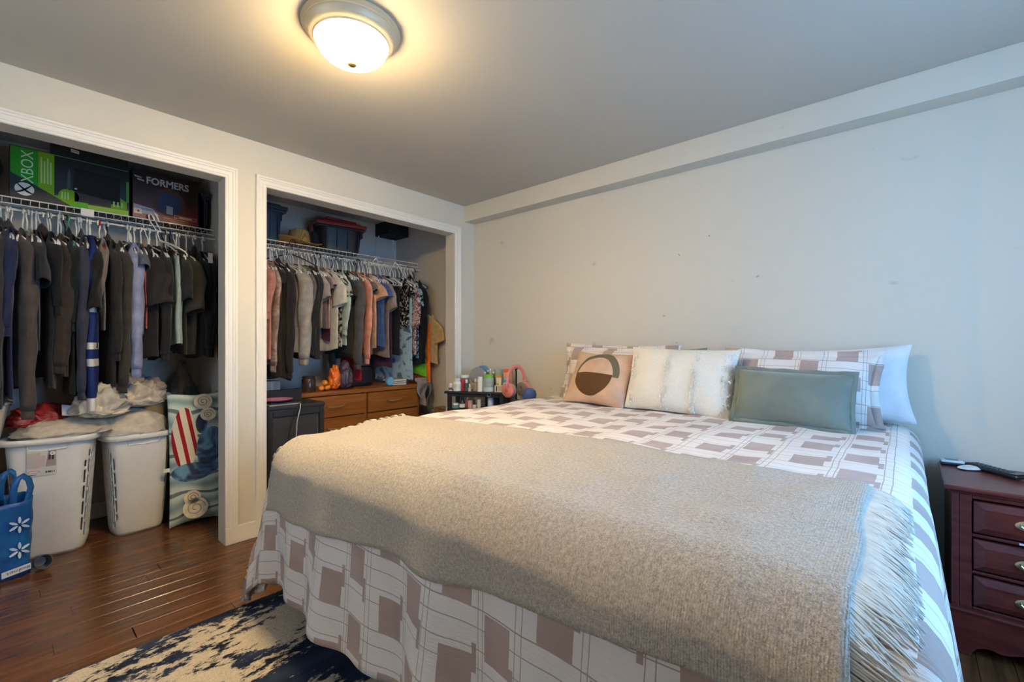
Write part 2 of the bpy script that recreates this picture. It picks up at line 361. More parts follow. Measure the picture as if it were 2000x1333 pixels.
# throw blanket
t = NT('grey_woven_throw'); uvn = t.n('ShaderNodeUVMap'); wv = t.n('ShaderNodeTexWave'); wv.inputs['Scale'].default_value = 70; wv.inputs['Distortion'].default_value = 2.5; wv.inputs['Detail'].default_value = 2
t.l(uvn.outputs[0], wv.inputs[0]); sp2 = t.noise(uvn.outputs[0], 330, 3, .7); sp3 = t.noise(uvn.outputs[0], 120, 3, .7)
f = t.math('MULTIPLY', t.math('ADD', sp2, sp3), .5)
t.base(t.ramp(f, [(.36, lin((152, 141, 126))), (.5, lin((192, 181, 165))), (.62, lin((218, 208, 193)))])); t.rough(.95, .1, sheen=.3)
t.bump(t.math('ADD', t.math('MULTIPLY', wv.outputs[1], .3), t.math('ADD', sp2, sp3)), .75, .005); m_throw = t.m
def thr(u, v):
    xl = BX0 + .085 - .10 * v; px = xl + (2.722 - xl) * u
    back = -1.295 - .09 * max(0, 1 - u / .45) ** 1.4 + .008 * math.sin(u * 19)
    low = BY0 - (.250 - .172 * u - .006 * math.sin(u * 17 + 1) - .005 * math.sin(u * 31))
    px += .018 * v * u + .004 * math.sin(v * 13) * (1 if u > .5 else -1) * abs(u - .5) * 2
    return px, back + (low - back) * v
def dthr(px, py): 
    p = drape(px, py, .034, 1.0)
    p.z += +.004 * nz((px, py, 2), 6, 9) + .0025 * nz((px, py, 2), 17, 2); return p
tb = thing('throw_blanket', 'grey beige woven throw blanket with fringed ends laid across the foot of the bed', 'blanket')
sheet(0, 1, 0, 1, 130, 60, dthr, 'woven_cloth', m_throw, tb, .010, thr)
m_fringe = M((205, 199, 188), .95, 0, .12, 40, 0, 80, .1)
for side, name in ((1, 'fringe'), (0, 'fringe')):
    mb = MB(); rng = random.Random(3 + side)
    for k in range(330):
        v = (k + rng.random()) / 330; px, py = thr(side, v); Ln = rng.uniform(.06, .085) if side else rng.uniform(.04, .07)
        clump = .03 * nz((v * 18, 0, 0), 1, 4); pts = []
        if not side:                                  # left end: strands knotted into small tassels
            vt = (round(v * 62) + .5) / 62; v = vt + (v - vt) * .45; px, py = thr(side, v); Ln = .045 + .03 * abs(math.sin(vt * 97)); clump = (vt - v) * .8 + .012 * math.sin(vt * 53)
        for q in range(6):
            f = q / 5; sx = px + (1 if side else -1) * Ln * f - (.004 if side else -.004)
            sy = py + (-.035 if side else -.012) * f + clump * f * 1.2 + rng.uniform(-.004, .004) * f
            p = drape(sx, sy, .024 - .014 * f); p.z += rng.uniform(0, .005) * f + .004 + (0 if side else .024 * math.sin(f * 2.6) * (1 if math.sin(v * 140) > 0 else .4)); pts.append(p)
        mb.tube(pts, [.0024, .0024, .0022, .0018, .0014, .0008], 3, False)
    o = mb.build(name, m_fringe, tb, angle=False); o['kind'] = 'stuff'
# ---------------------------------------------------------------- pillows
def pillow(name, label, w, h, th, mat, loc, lean, rz=0, roll=0, seed=1, pinch=.09, flange=0, piping=None, uvs=1.0, uvo=(0, 0), sag=0, n=30):
    """standing cushion: x width, z height, y thickness; base edge rests at loc"""
    verts = []; uv = []
    mb = MB()
    def sh(u, v, side):
        x = w / 2 * u * (1 - pinch * (1 - v * v) * abs(u) ** 3); z = h / 2 * v * (1 - pinch * (1 - u * u) * abs(v) ** 3)
        T = (max(0, 1 - abs(u) ** 2.6) ** .62) * (max(0, 1 - abs(v) ** 2.6) ** .62)
        z -= sag * (1 - u * u) * max(0, v)
        wr = .012 * nz((x, z, side), 7, seed) + .010 * nz((x * 1.0, z * 1.0, side), 16, seed + 3) * (1 - T * .6)
        y = -side * (T * th / 2 * (1 + .10 * nz((x, z, 0), 4, seed)) + wr * min(1, T * 3))
        return (x, y, z + h / 2)
    for side in (1, -1):
        def g(u, v):
            a, b = u * 2 - 1, v * 2 - 1
            a = math.copysign(1 - (1 - abs(a)) ** 1.35, a); b = math.copysign(1 - (1 - abs(b)) ** 1.35, b)
            p = sh(a, b, side); uv.append((p[0] * uvs + uvo[0], p[2] * uvs + uvo[1])); return p
        mb.grid(g, n, n)
    o = mb.build(name, mat, None, uv=uv, angle=False)
    o.location = loc; o.rotation_euler = Euler((-lean, roll, rz), 'XYZ')
    tag(o, label, 'pillow', 'pillows along the headboard wall')
    ring = []
    N = 14
    for k in range(4 * N):
        s, q = divmod(k, N); f = q / N * 2 - 1
        u, v = ((f, -1), (1, f), (-f, 1), (-1, -f))[s]; ring.append(Vector(sh(u, v, 1)))
    ring.append(ring[0])
    if piping: MB().tube(ring, .005, 6, False).build('piping', piping, o, angle=False)
    if flange:
        fm = MB(); c = Vector((0, 0, h / 2)); k = len(ring)
        inn = [p + (c - p).normalized() * .012 for p in ring]
        out = []
        for i, p in enumerate(ring):
            d = (p - c); out.append(p + Vector((math.copysign(1, d.x) * flange if abs(d.x) > w * .43 else 0, .006 * math.sin(i * 1.7), math.copysign(1, d.z) * flange if abs(d.z) > h * .40 else 0)))
        fm.add(inn + out, [(i, i + 1, k + i + 1, k + i) for i in range(k - 1)])
        fuv = [(p.x * uvs + uvo[0], p.z * uvs + uvo[1]) for p in inn + out]
        fm.build('flange', mat if flange is not True else mat, o, uv=fuv, solid=.006, angle=False)
    return o
m_white = F((226, 227, 230), .03)
pillow('bed_pillow', 'plain white bed pillow at the far right, propped behind the checked sham', .60, .345, .15, m_white, (2.53, -.118, .742), .14, 0, -.05, 11)
pillow('pillow_sham', 'checked pillow sham at left behind the brown circle cushion', .74, .325, .15, m_plaid, (1.415, -.175, .754), .22, 0, .02, 4, flange=.03, uvs=1.15, uvo=(.17, .05))
pillow('pillow_sham', 'checked pillow sham at right behind the green cushion', .60, .31, .13, m_plaid, (2.40, -.268, .752), .28, 0, .015, 6, flange=.03, uvs=1.15, uvo=(.06, .11))
pillow('bed_pillow', 'grey green pillow top peeking out above the cream textured pillow', .46, .345, .10, F((150, 148, 128)), (1.72, -.075, .735), .06, 0, 0, 21)
# brown cushion with circle motif
t = NT('circle_motif_cloth'); uvn = t.n('ShaderNodeUVMap'); sp = t.n('ShaderNodeSeparateXYZ'); t.l(uvn.outputs[0], sp.inputs[0])
def dist(cx, cy):
    a = t.math('POWER', t.math('SUBTRACT', sp.outputs[0], cx), 2.0); b = t.math('POWER', t.math('SUBTRACT', sp.outputs[1], cy), 2.0)
    return t.math('SQRT', t.math('ADD', a, b))
up = t.math('GREATER_THAN', sp.outputs[1], .165)
disc = t.math('MULTIPLY', t.math('LESS_THAN', dist(-.012, .168), .125), t.math('SUBTRACT', 1.0, t.math('GREATER_THAN', sp.outputs[1], .178)))
ringm = t.math('MULTIPLY', up, t.math('MULTIPLY', t.math('LESS_THAN', dist(.004, .178), .146), t.math('GREATER_THAN', dist(-.008, .168), .122)))
c0 = t.ramp(t.noise(uvn.outputs[0], 12, 3), [(.3, lin((188, 158, 138))), (.7, lin((204, 174, 152)))])
t.base(t.mix(ringm, t.mix(disc, c0, lin((92, 66, 42))), lin((104, 100, 84)))); t.rough(.9, .15); t.bump(t.noise(uvn.outputs[0], 300, 3), .3, .004)
pillow('throw_cushion', 'brown square cushion printed with a green ring and dark half circle', .42, .345, .13, t.m, (1.403, -.40, .742), .50, -.05, .03, 9, pinch=.07)
# cream textured
t = NT('cream_tufted_cloth'); uvn = t.n('ShaderNodeUVMap'); sp = t.n('ShaderNodeSeparateXYZ'); t.l(uvn.outputs[0], sp.inputs[0])
st = t.ramp(t.math('FRACT', t.math('ADD', t.math('MULTIPLY', sp.outputs[0], 6.2), .35)), [(0, 1.0), (.30, 1.0), (.36, .15), (.92, .1), (.99, 1.0)])
nn = t.noise(uvn.outputs[0], 190, 3, .7); t.base(t.ramp(nn, [(.3, lin((214, 208, 194))), (.7, lin((238, 234, 224)))])); t.rough(.95, .1)
t.bump(t.math('MULTIPLY', nn, t.math('ADD', st, .6)), .45, .006)
tp = pillow('throw_pillow', 'cream rectangular pillow with nubby textured stripes, leaning in the middle', .57, .355, .13, t.m, (1.885, -.385, .738), .30, 0, .025, 14, pinch=.05)
mb = MB(); rng = random.Random(8)
for bx in (-.235, -.04, .105, .25):
    for k in range(90):
        zz = rng.random() * .9 + .05; u = bx + rng.uniform(-.018, .018); hz = zz * .355
        a = u / .285; b = zz * 2 - 1; T = (max(0, 1 - abs(a) ** 2.6) ** .62) * (max(0, 1 - abs(b) ** 2.6) ** .62)
        y = -T * .066 - .002; mb.tube([(u, y + .004, hz), (u + rng.uniform(-.006, .006), y - .006, hz - .003), (u + rng.uniform(-.006, .006), y - .002, hz - .011)], [.0022, .0024, .001], 4, False)
q = mb.build('tufts', M((236, 231, 220), .95, 0, .05, 12, 0, 80, .1), tp, angle=False); q['kind'] = 'stuff'
m_green = M((112, 122, 112), .55, 0, .12, 9, .25, 200, .3, .5)
pillow('throw_cushion', 'sage green rectangular velvet cushion with flat border at right', .44, .235, .12, m_green, (2.405, -.43, .752), .34, .03, .03, 17, pinch=.04, flange=.018)
# loose checked corner at the right end of the pillow row
pillow('pillow_sham', 'flat checked pillow corner poking out at the right below the white pillow', .34, .24, .05, m_plaid, (2.56, -.275, .746), 1.22, 0, 0, 31, uvs=1.2, uvo=(.1, .02), n=18)
# ================================================================ rug
t = NT('distressed_rug_pile'); v = t.coord('Object', (1, .28, 1)); n1 = t.noise(v, 2.6, 2, .5, .4); n2 = t.noise(t.coord('Object', (1, .45, 1)), 26, 5, .75); fine = t.noise(t.coord('Object'), 220, 3, .7)
mixn = t.math('ADD', t.math('MULTIPLY', n1, .62), t.math('MULTIPLY', n2, .38))
navy = t.ramp(t.noise(v, 9, 3), [(.35, lin((30, 36, 52))), (.65, lin((56, 68, 94)))])
cream = t.ramp(fine, [(.3, lin((186, 172, 148))), (.7, lin((226, 214, 192)))])
k = t.ramp(mixn, [(.505, 0.0), (.53, 1.0)]); t.base(t.mix(k, navy, cream)); t.rough(.97, .05)
t.bump(t.math('ADD', t.math('MULTIPLY', fine, .6), t.math('MULTIPLY', n2, .8)), .8, .010)
rug = MB(); nx_, ny_ = 90, 110
def rg(u, v):
    x, y = .695 + u * 2.0, -3.45 + v * 1.75
    e = min(u, 1 - u, v, 1 - v); return (x, y, .002 + (.010 if e > 0 else 0) + .0018 * nz((x, y, 0), 40))
rug.grid(rg, nx_, ny_); o = rug.build('area_rug', t.m, angle=False); tag(o, 'navy and cream distressed area rug lying beside and under the bed', 'rug')
# ================================================================ nightstand
t = NT('cherry_wood'); v = t.coord('Object', (2, 14, 14)); g = t.noise(v, 3, 5, .6, .5)
t.base(t.ramp(g, [(.3, lin((80, 31, 30))), (.7, lin((114, 52, 47)))])); t.rough(.3, .5); m_cherry = t.m
NSX, NSW, NSD = 2.915, .42, .40
ns = thing('nightstand', 'dark cherry wood nightstand with three raised panel drawers beside the bed', 'nightstand', (NSX, -.022, 0))
def nb(n, a, b, par=None, bv=.004): return box(n, a, b, m_cherry, par or ns, bevel=bv)
nb('side_panel', (0, -NSD, .06), (.02, 0, .568)); nb('side_panel', (NSW - .02, -NSD, .06), (NSW, 0, .568)); nb('back_panel', (.02, -.012, .06), (NSW - .02, 0, .568))
nb('face_stile', (.02, -NSD, .16), (.052, -NSD + .02, .568)); nb('face_stile', (NSW - .052, -NSD, .16), (NSW - .02, -NSD + .02, .568))
for z0, z1 in ((.552, .568), (.418, .430), (.288, .300), (.160, .172)): nb('face_rail', (.052, -NSD, z0), (NSW - .052, -NSD + .02, z1))
top = MB(); TO = .022
prof = [(0, .568), (.010, .570), (.014, .576), (.022, .580), (.024, .588), (.020, .594), (0, .595)]
top.box((-.010, -NSD - .012, .568), (NSW + .010, 0, .578)); top.box((-.02, -NSD - .024, .578), (NSW + .02, 0, .595)); top.build('top', m_cherry, ns, smooth=False, bevel=.006)
# base with scalloped apron
ap = [(-.012, 0), (.045, 0), (.05, .012), (.062, .030), (.08, .040), (.10, .042), (.12, .036), (.14, .040), (.17, .052), (.21, .056), (.25, .052), (.28, .040), (.30, .036), (.32, .042), (.34, .040), (.358, .030), (.37, .012), (.375, 0), (NSW + .012, 0), (NSW + .012, .150), (-.012, .150)]
pr = MB().prism(ap, lambda a, b, d: (a, d, b), -NSD - .014, -NSD + .006); pr.build('apron', m_cherry, ns, smooth=False, bevel=.003)
nb('apron_moulding', (-.018, -NSD - .022, .150), (NSW + .018, -NSD + .01, .162), bv=.005)
nb('foot', (-.012, -NSD + .006, 0), (.02, -.0, .06)); nb('foot', (NSW - .02, -NSD + .006, 0), (NSW + .012, 0, .06))
m_brass = M((196, 178, 142), .32, .85)
for z0, z1 in ((.436, .546), (.306, .412), (.178, .282)):
    dr = MB(); x0, x1 = .055, NSW - .055; y0 = -NSD - .004
    b = .028
    vs = [(x0, y0 + .02, z0), (x1, y0 + .02, z0), (x1, y0 + .02, z1), (x0, y0 + .02, z1), (x0, y0, z0), (x1, y0, z0), (x1, y0, z1), (x0, y0, z1),
          (x0 + b, y0 - .012, z0 + b * .8), (x1 - b, y0 - .012, z0 + b * .8), (x1 - b, y0 - .012, z1 - b * .8), (x0 + b, y0 - .012, z1 - b * .8)]
    dr.add(vs, [(0, 3, 2, 1), (0, 1, 5, 4), (1, 2, 6, 5), (2, 3, 7, 6), (3, 0, 4, 7), (4, 5, 9, 8), (5, 6, 10, 9), (6, 7, 11, 10), (7, 4, 8, 11), (8, 9, 10, 11)])
    d = dr.build('drawer', m_cherry, ns, smooth=False, bevel=.002)
    zc = (z0 + z1) / 2; xc = NSW / 2 - .012; yb = y0 - .012
    pl = MB().lathe([(0, 0), (.046, 0), (.047, .002), (.043, .004), (0, .004)], 28, (0, 0, 0), 1, .42); h = pl.build('backplate', m_brass, d, loc=(xc, yb, zc), rot=(PI / 2, 0, 0))
    MB().tube([(xc - .034, yb - .003, zc + .004), (xc - .034, yb - .016, zc + .002), (xc - .02, yb - .020, zc - .012), (xc + .02, yb - .020, zc - .012), (xc + .034, yb - .016, zc + .002), (xc + .034, yb - .003, zc + .004)], .0035, 8).build('handle', m_brass, d)
box('paper_sheet', (3.075, -.452, .430), (3.18, -.446, .4352), M((226, 222, 228), .8), None, bevel=0)
tag(bpy.data.objects['paper_sheet'], 'edge of white paper sticking out above the middle nightstand drawer', 'paper')
# things on the nightstand
ZN = .5955
r = thing('remote_control', 'small white controller with grey screen at the back of the nightstand', 'remote', (2.935, -.062, ZN), .12)
box('dark_base', (-.034, -.022, 0), (.034, .022, .010), P((22, 22, 24)), r); s_ = box('cover', (-.036, -.024, .0102), (.036, .024, .020), P((215, 218, 222)), r, bevel=.004); box('screen', (-.02, -.008, .020), (.02, .014, .0208), P((84, 100, 104), .2), s_, bevel=0)
r = thing('computer_mouse', 'flat curved white computer mouse between the two remotes', 'mouse', (2.990, -.110, ZN), .75)
mb = MB()
def mo(u, v):
    a = u * 2 * PI; x = .052 * math.cos(a); y = .028 * math.sin(a) * (1 - .12 * math.cos(a)); q = 1 - v * v * .0
    k = math.cos(v * PI / 2); return (x * k, y * k, .004 + .012 * math.sin(v * PI / 2) * (1 - (x / .052) ** 2 * .35) + .010 * max(0, x / .052) * 0)
mb.grid(mo, 32, 8, True, False, True); mb.build('shell', P((226, 224, 220), .25), r); box('glide_base', (-.040, -.018, 0), (.040, .018, .0038), P((60, 60, 62)), r, bevel=.002)
r = thing('remote_control', 'long black television remote lying toward the front of the nightstand', 'remote', (3.050, -.132, ZN), .70)
rb = box('body', (-.024, -.098, .002), (.024, .098, .020), P((34, 33, 36), .3), r, bevel=.008)
bm_ = MB().box((-.0045, -.0035, 0), (.0045, .0035, .002)).mesh('button', False); bm_.materials.append(P((92, 90, 96)))
for i in range(3):
    for j in range(9): link('button', bm_, rb, (-.014 + i * .014, -.055 + j * .0165, .0202))
box('glossy_end', (-.020, -.094, .0202), (.020, -.070, .0212), P((70, 72, 78), .15), rb, bevel=0)
# ================================================================ closet shelves and rods
m_wire = P((228, 222, 212), .4)
SX, SZ, RX, RZ = -.70, 1.862, -.672, 1.795
def wire_shelf(label, y0, y1, brackets, clip):
    s = thing('wire_shelf', label, 'shelf', (0, y0, 0)); Ls = y1 - y0
    for x, z, r in ((SX, SZ, .0036), (SX, 1.829, .0034), (-.88, SZ - .005, .003), (CB + .012, SZ - .005, .003)):
        MB().tube([(x, 0, z), (x, Ls, z)], r, 8).build('rail', m_wire, s)
    MB().tube([(RX, 0, RZ), (RX, Ls, RZ)], .0065, 10).build('hanging_rod', m_wire, s)
    me = MB().tube([(CB + .004, 0, SZ - .001), (SX + .001, 0, SZ - .001), (SX + .001, 0, 1.829)], .0017, 5).mesh('cross_wire'); me.materials.append(m_wire)
    n = int(Ls / .033)
    for k in range(n + 1): link('cross_wire', me, s, (0, .006 + k * (Ls - .012) / n, 0))
    for yb in brackets:
        MB().tube([(SX, yb - y0, 1.829), (SX + .002, yb - y0, 1.80), (RX, yb - y0, 1.783), (RX + .006, yb - y0, 1.790)], .0035, 6).build('rod_bracket', m_wire, s)
    if clip: box('joiner_clip', (SX + .002, clip - y0 - .028, 1.822), (SX + .010, clip - y0 + .028, 1.866), m_wire, s, bevel=.002)
wire_shelf('white wire closet shelf with hanging rod in the left closet', -3.62, -1.74, (-2.47, -2.11, -1.885), -2.36)
wire_shelf('white wire closet shelf with hanging rod in the right closet', -1.65, -.065, (-1.40, -1.06, -.62), None)
# ================================================================ hangers
m_hw, m_hb = P((232, 228, 218), .35), P((24, 23, 24), .35)
def hanger_meshes(mat, r=.0042):
    pts = [Vector((.021 * math.cos(a), 0, .021 * math.sin(a))) for a in [math.radians(q) for q in range(-25, 181, 20)]]
    pts += [Vector((-.019, 0, -.014)), Vector((-.007, 0, -.030)), Vector((0, 0, -.045)), Vector((0, 0, -.092))]
    h = MB().tube(pts, r * .9, 7).mesh('hook'); h.materials.append(mat)
    tri = [(0, 0, -.090), (.06, 0, -.106), (.15, 0, -.140), (.192, 0, -.160), (.197, 0, -.170), (.190, 0, -.176), (.1, 0, -.176), (-.1, 0, -.176), (-.190, 0, -.176), (-.197, 0, -.170), (-.192, 0, -.160), (-.15, 0, -.140), (-.06, 0, -.106), (0, 0, -.090)]
    f = MB().tube(tri, r, 7, False).mesh('frame'); f.materials.append(mat); return h, f
HM = {'white': hanger_meshes(m_hw), 'black': hanger_meshes(m_hb), 'red': hanger_meshes(P((190, 34, 30))), 'green': hanger_meshes(P((60, 170, 110))), 'brown': hanger_meshes(P((86, 36, 28)))}
def hanger(color, label, loc, rot, group):
    t_ = thing('clothes_hanger', label, 'hanger', loc, 0, group, rot); h, f = HM[color]; link('hook', h, t_); link('frame', f, t_); return t_
# ================================================================ garments
def pat(kind, col):
    if kind not in ('stripe', 'splat', 'floral', 'floralp', 'floralb', 'print', 'tiedye'): return F(col)
    t = NT(kind + '_cloth'); v = t.coord('Object'); c = lin(col)
    if kind == 'stripe':
        sp = t.n('ShaderNodeSeparateXYZ'); t.l(v, sp.inputs[0]); z = t.math('ADD', sp.outputs[2], 1.0)
        t.base(t.ramp(z, [(0, lin((214, 208, 202))), (.115, c), (.285, lin((214, 208, 198))), (.322, c), (.375, lin((214, 208, 198))), (.410, c), (.57, lin((208, 204, 196))), (.61, c)], True))
    elif kind == 'tiedye': t.base(t.ramp(t.noise(v, 7, 4, .6, 1.5), [(.4, c), (.55, lin((150, 122, 104))), (.7, lin((132, 118, 116)))]))
    elif kind == 'splat': t.base(t.ramp(t.noise(v, 26, 3), [(.47, lin((46, 44, 42))), (.52, c)]))
    elif kind == 'floral': t.base(t.ramp(t.noise(v, 34, 2, .5, 1), [(.54, lin((30, 28, 30))), (.60, c)]))
    elif kind == 'floralp': t.base(t.ramp(t.noise(v, 46, 3, .5, 1), [(.42, lin((96, 66, 66))), (.5, c), (.62, lin((216, 190, 178)))]))
    elif kind == 'floralb': t.base(t.ramp(t.noise(v, 40, 3, .5, 1), [(.42, lin((22, 34, 44))), (.5, c), (.62, lin((178, 200, 206)))]))
    else: t.base(t.ramp(t.noise(v, 9, 2, .5, .8), [(.40, lin((92, 108, 120))), (.44, c), (.60, c), (.64, lin((122, 146, 160)))]))
    t.rough(.92, .15); return t.m
def garment(name, label, kind, col, loc, rz, L, Ls, T, sy, seed, group):
    g_ = thing(name, label, {'t_shirt': 't-shirt', 'lace_top': 'lace top', 'rugby_shirt': 'shirt', 'tank_top': 'tank top'}.get(name, name), loc, rz, group)
    m = pat('tiedye' if 'tie dye' in label else kind, col); rg_ = random.Random(seed); ph = rg_.random() * 9
    Wd = {'tank': .165, 'pants': .13, 'stripe': .205}.get(kind, .20)
    if kind == 'pants': z0 = -.06
    def body(u, v):
        a = u * 2 * PI; s = v; d = s * L
        if kind == 'pants': w = Wd; sh = 0
        else:
            w = .055 + (Wd - .055) * min(1, d / .085) ** .8 if d < .085 else Wd * (1 + .05 * (d - .085)); sh = 0
        tt = T * (.45 + .55 * min(1, d / .12))
        ca, sa = math.cos(a), math.sin(a)
        x = w * math.copysign(abs(ca) ** .75, ca); fold = math.sin(x * 34 + ph + 2 * nz((x, d, seed), 3)) * .40 * min(1, d / .25) + .5 * nz((x, d, seed * 1.0), 7)
        y = tt * math.copysign(abs(sa) ** .7, sa) * .72 + tt * .42 * fold
        z = -d + .012 * math.sin(x * 15 + ph) * s + (-.02 * (x / w) ** 2 if kind == 'pants' and d < .05 else 0)
        return (x + .012 * nz((0, d, seed), 4) * s, y, z)
    MB().grid(body, 36, 22, True).build('body', m, g_, angle=False)
    if kind in ('long', 'tee', 'splat', 'floral', 'floralp', 'floralb'):
        tee = kind != 'long'; Ls = max(Ls, .13)
        for sgn in (1, -1):
            lean = rg_.uniform(-.03, .03); wob_ = rg_.uniform(.5, 1.5)
            def slv(u, v):
                a = u * 2 * PI; d = v * Ls
                cx = Wd - .045 + .050 * min(1, d / .10) + (.028 * v if tee else .016 * math.sin(v * 3 + wob_))
                rx = ((.062 if 'right' in group else .076) + .010 * v) if tee else .058 - .016 * v
                ry = sy * (1.0 if tee else (1.0 - .28 * v)); k = min(1, .35 + d / .07)
                f = 1 + .13 * math.sin(3 * a + d * 22 + ph) * min(1, v * 3) + .18 * nz((math.cos(a), math.sin(a), d * 9), 1.4, seed)
                x = cx + rx * k * math.cos(a) * f; y = ry * k * math.sin(a) * f + lean * v
                return (sgn * x, y, -.045 - d + (.030 * math.cos(a) * (1 - v) * -1 if not tee else -.035 * math.cos(a) * (1 - v) + .02 * math.cos(a) * v))
            o = MB().grid(slv, 18, 18, True).build('sleeve', m, g_, angle=False, solid=.003)
            if not tee and Ls > .3:
                def cuff(u, v):
                    p = slv(u, 1.0); q = slv(u, .98); c0 = Vector((sgn * (Wd + .005 + .016 * math.sin(3 + wob_)), lean, p[2]))
                    k = .80 + .06 * math.sin(u * 2 * PI * 9) * .3
                    return (c0.x + (p[0] - c0.x) * k, c0.y + (p[1] - c0.y) * k, p[2] + .004 - v * .05)
                MB().grid(cuff, 27, 3, True).build('cuff', m, o, angle=False, solid=.003)
    if name in ('hoodie', 'sweatshirt', 'fleece'):
        def hood(u, v):
            a = u * 2 * PI; k = math.sin((.12 + .88 * v) * PI * .62)
            return (.085 * k * math.cos(a) - .01, (T * .9 + .012) * k * math.sin(a), .028 - v * .115 + .02 * math.cos(a) * (1 - v))
        MB().grid(hood, 20, 8, True).build('hood', m, g_, angle=False, solid=.003)
    elif kind in ('tee', 'splat', 'long', 'stripe'):
        MB().tube([(.058 * math.cos(a), (T * .55 + .004) * math.sin(a), .002 - .012 * math.cos(a)) for a in [k * PI / 10 for k in range(21)]], .0045, 6, False).build('collar', m, g_, angle=False)
    return g_
# (front edge y, body length, sleeve length, cut, colour, name, label, shift to the room)
LEFT = [
    (-2.671, 0.91, 0.84, 'long', (60, 57, 58), 'hoodie', 'charcoal hoodie at the far left of the left closet rod'),
    (-2.638, 0.86, 0.47, 'long', (42, 47, 76), 'jacket', 'navy blue jacket second from the left on the left rod'),
    (-2.584, 0.82, 0.88, 'long', (78, 70, 66), 'hoodie', 'dark taupe sweatshirt with long sleeve reaching toward the front laundry basket'),
    (-2.567, 0.64, 0.00, 'tank', (205, 190, 165), 'undershirt', 'cream top showing as a thin strip beside the taupe sweatshirt'),
    (-2.546, 0.64, 0.25, 'tee', (44, 43, 46), 't_shirt', 'black t-shirt with short sleeve beside the taupe sweatshirt'),
    (-2.495, 0.82, 0.36, 'long', (30, 30, 32), 'jacket', 'black jacket between the black t-shirt and dark brown hoodie'),
    (-2.440, 0.77, 0.66, 'long', (58, 49, 43), 'hoodie', 'dark brown hoodie hanging below a black hanger with bare white hangers beside it'),
    (-2.417, 0.87, 0.44, 'long', (26, 33, 30), 'hoodie', 'black green hoodie beside the dark brown hoodie'),
    (-2.382, 0.86, 0.80, 'long', (58, 58, 70), 'fleece', 'grey navy fleece hanging above the crumpled beige cloth'),
    (-2.350, 0.96, 0.00, 'stripe', (36, 52, 104), 'rugby_shirt', 'navy blue shirt with white bands and white hem', .05),
    (-2.330, 0.62, 0.38, 'tee', (32, 31, 29), 't_shirt', 'black t-shirt with puffed sleeve in front of the striped navy shirt'),
    (-2.299, 0.53, 0.30, 'long', (128, 118, 108), 'cardigan', 'thin grey cardigan beside the red hanger'),
    (-2.259, 0.83, 0.60, 'long', (44, 40, 36), 'jacket', 'black brown jacket with a yellow zipper strip'),
    (-2.218, 0.81, 0.78, 'long', (62, 57, 49), 'hoodie', 'olive brown hoodie with long sleeve near the heather blue top'),
    (-2.161, 0.67, 0.69, 'long', (140, 144, 170), 'sweater', 'heather lavender blue sweater with long narrow sleeve'),
    (-2.138, 0.53, 0.08, 'tee', (84, 92, 102), 't_shirt', 'slate grey t-shirt beside the heather blue sweater'),
    (-2.118, 0.50, -0.01, 'tank', (196, 92, 80), 'tank_top', 'coral tank top nearly hidden by the slate grey t-shirt'),
    (-2.056, 0.68, 0.33, 'tee', (46, 43, 41), 't_shirt', 'black t-shirt with wide short sleeve in front of the mint trousers'),
    (-2.028, 0.69, 0.61, 'long', (34, 33, 34), 'jacket', 'black jacket behind the wide sleeved black t-shirt'),
    (-1.978, 0.54, 0.00, 'pants', (156, 170, 160), 'trousers', 'pale mint trousers folded over a hanger', .10),
    (-1.933, 0.65, 0.30, 'tee', (40, 40, 38), 't_shirt', 'black t-shirt between the mint trousers and olive t-shirt'),
    (-1.880, 0.65, 0.36, 'tee', (56, 56, 49), 't_shirt', 'dark olive t-shirt near the right end of the left rod'),
    (-1.838, 0.68, 0.58, 'long', (30, 30, 31), 'hoodie', 'black hoodie second from the right end of the left rod'),
    (-1.794, 0.67, 0.58, 'long', (27, 26, 28), 'sweater', 'black sweater with a white paper tag at the right end of the left rod'),
]
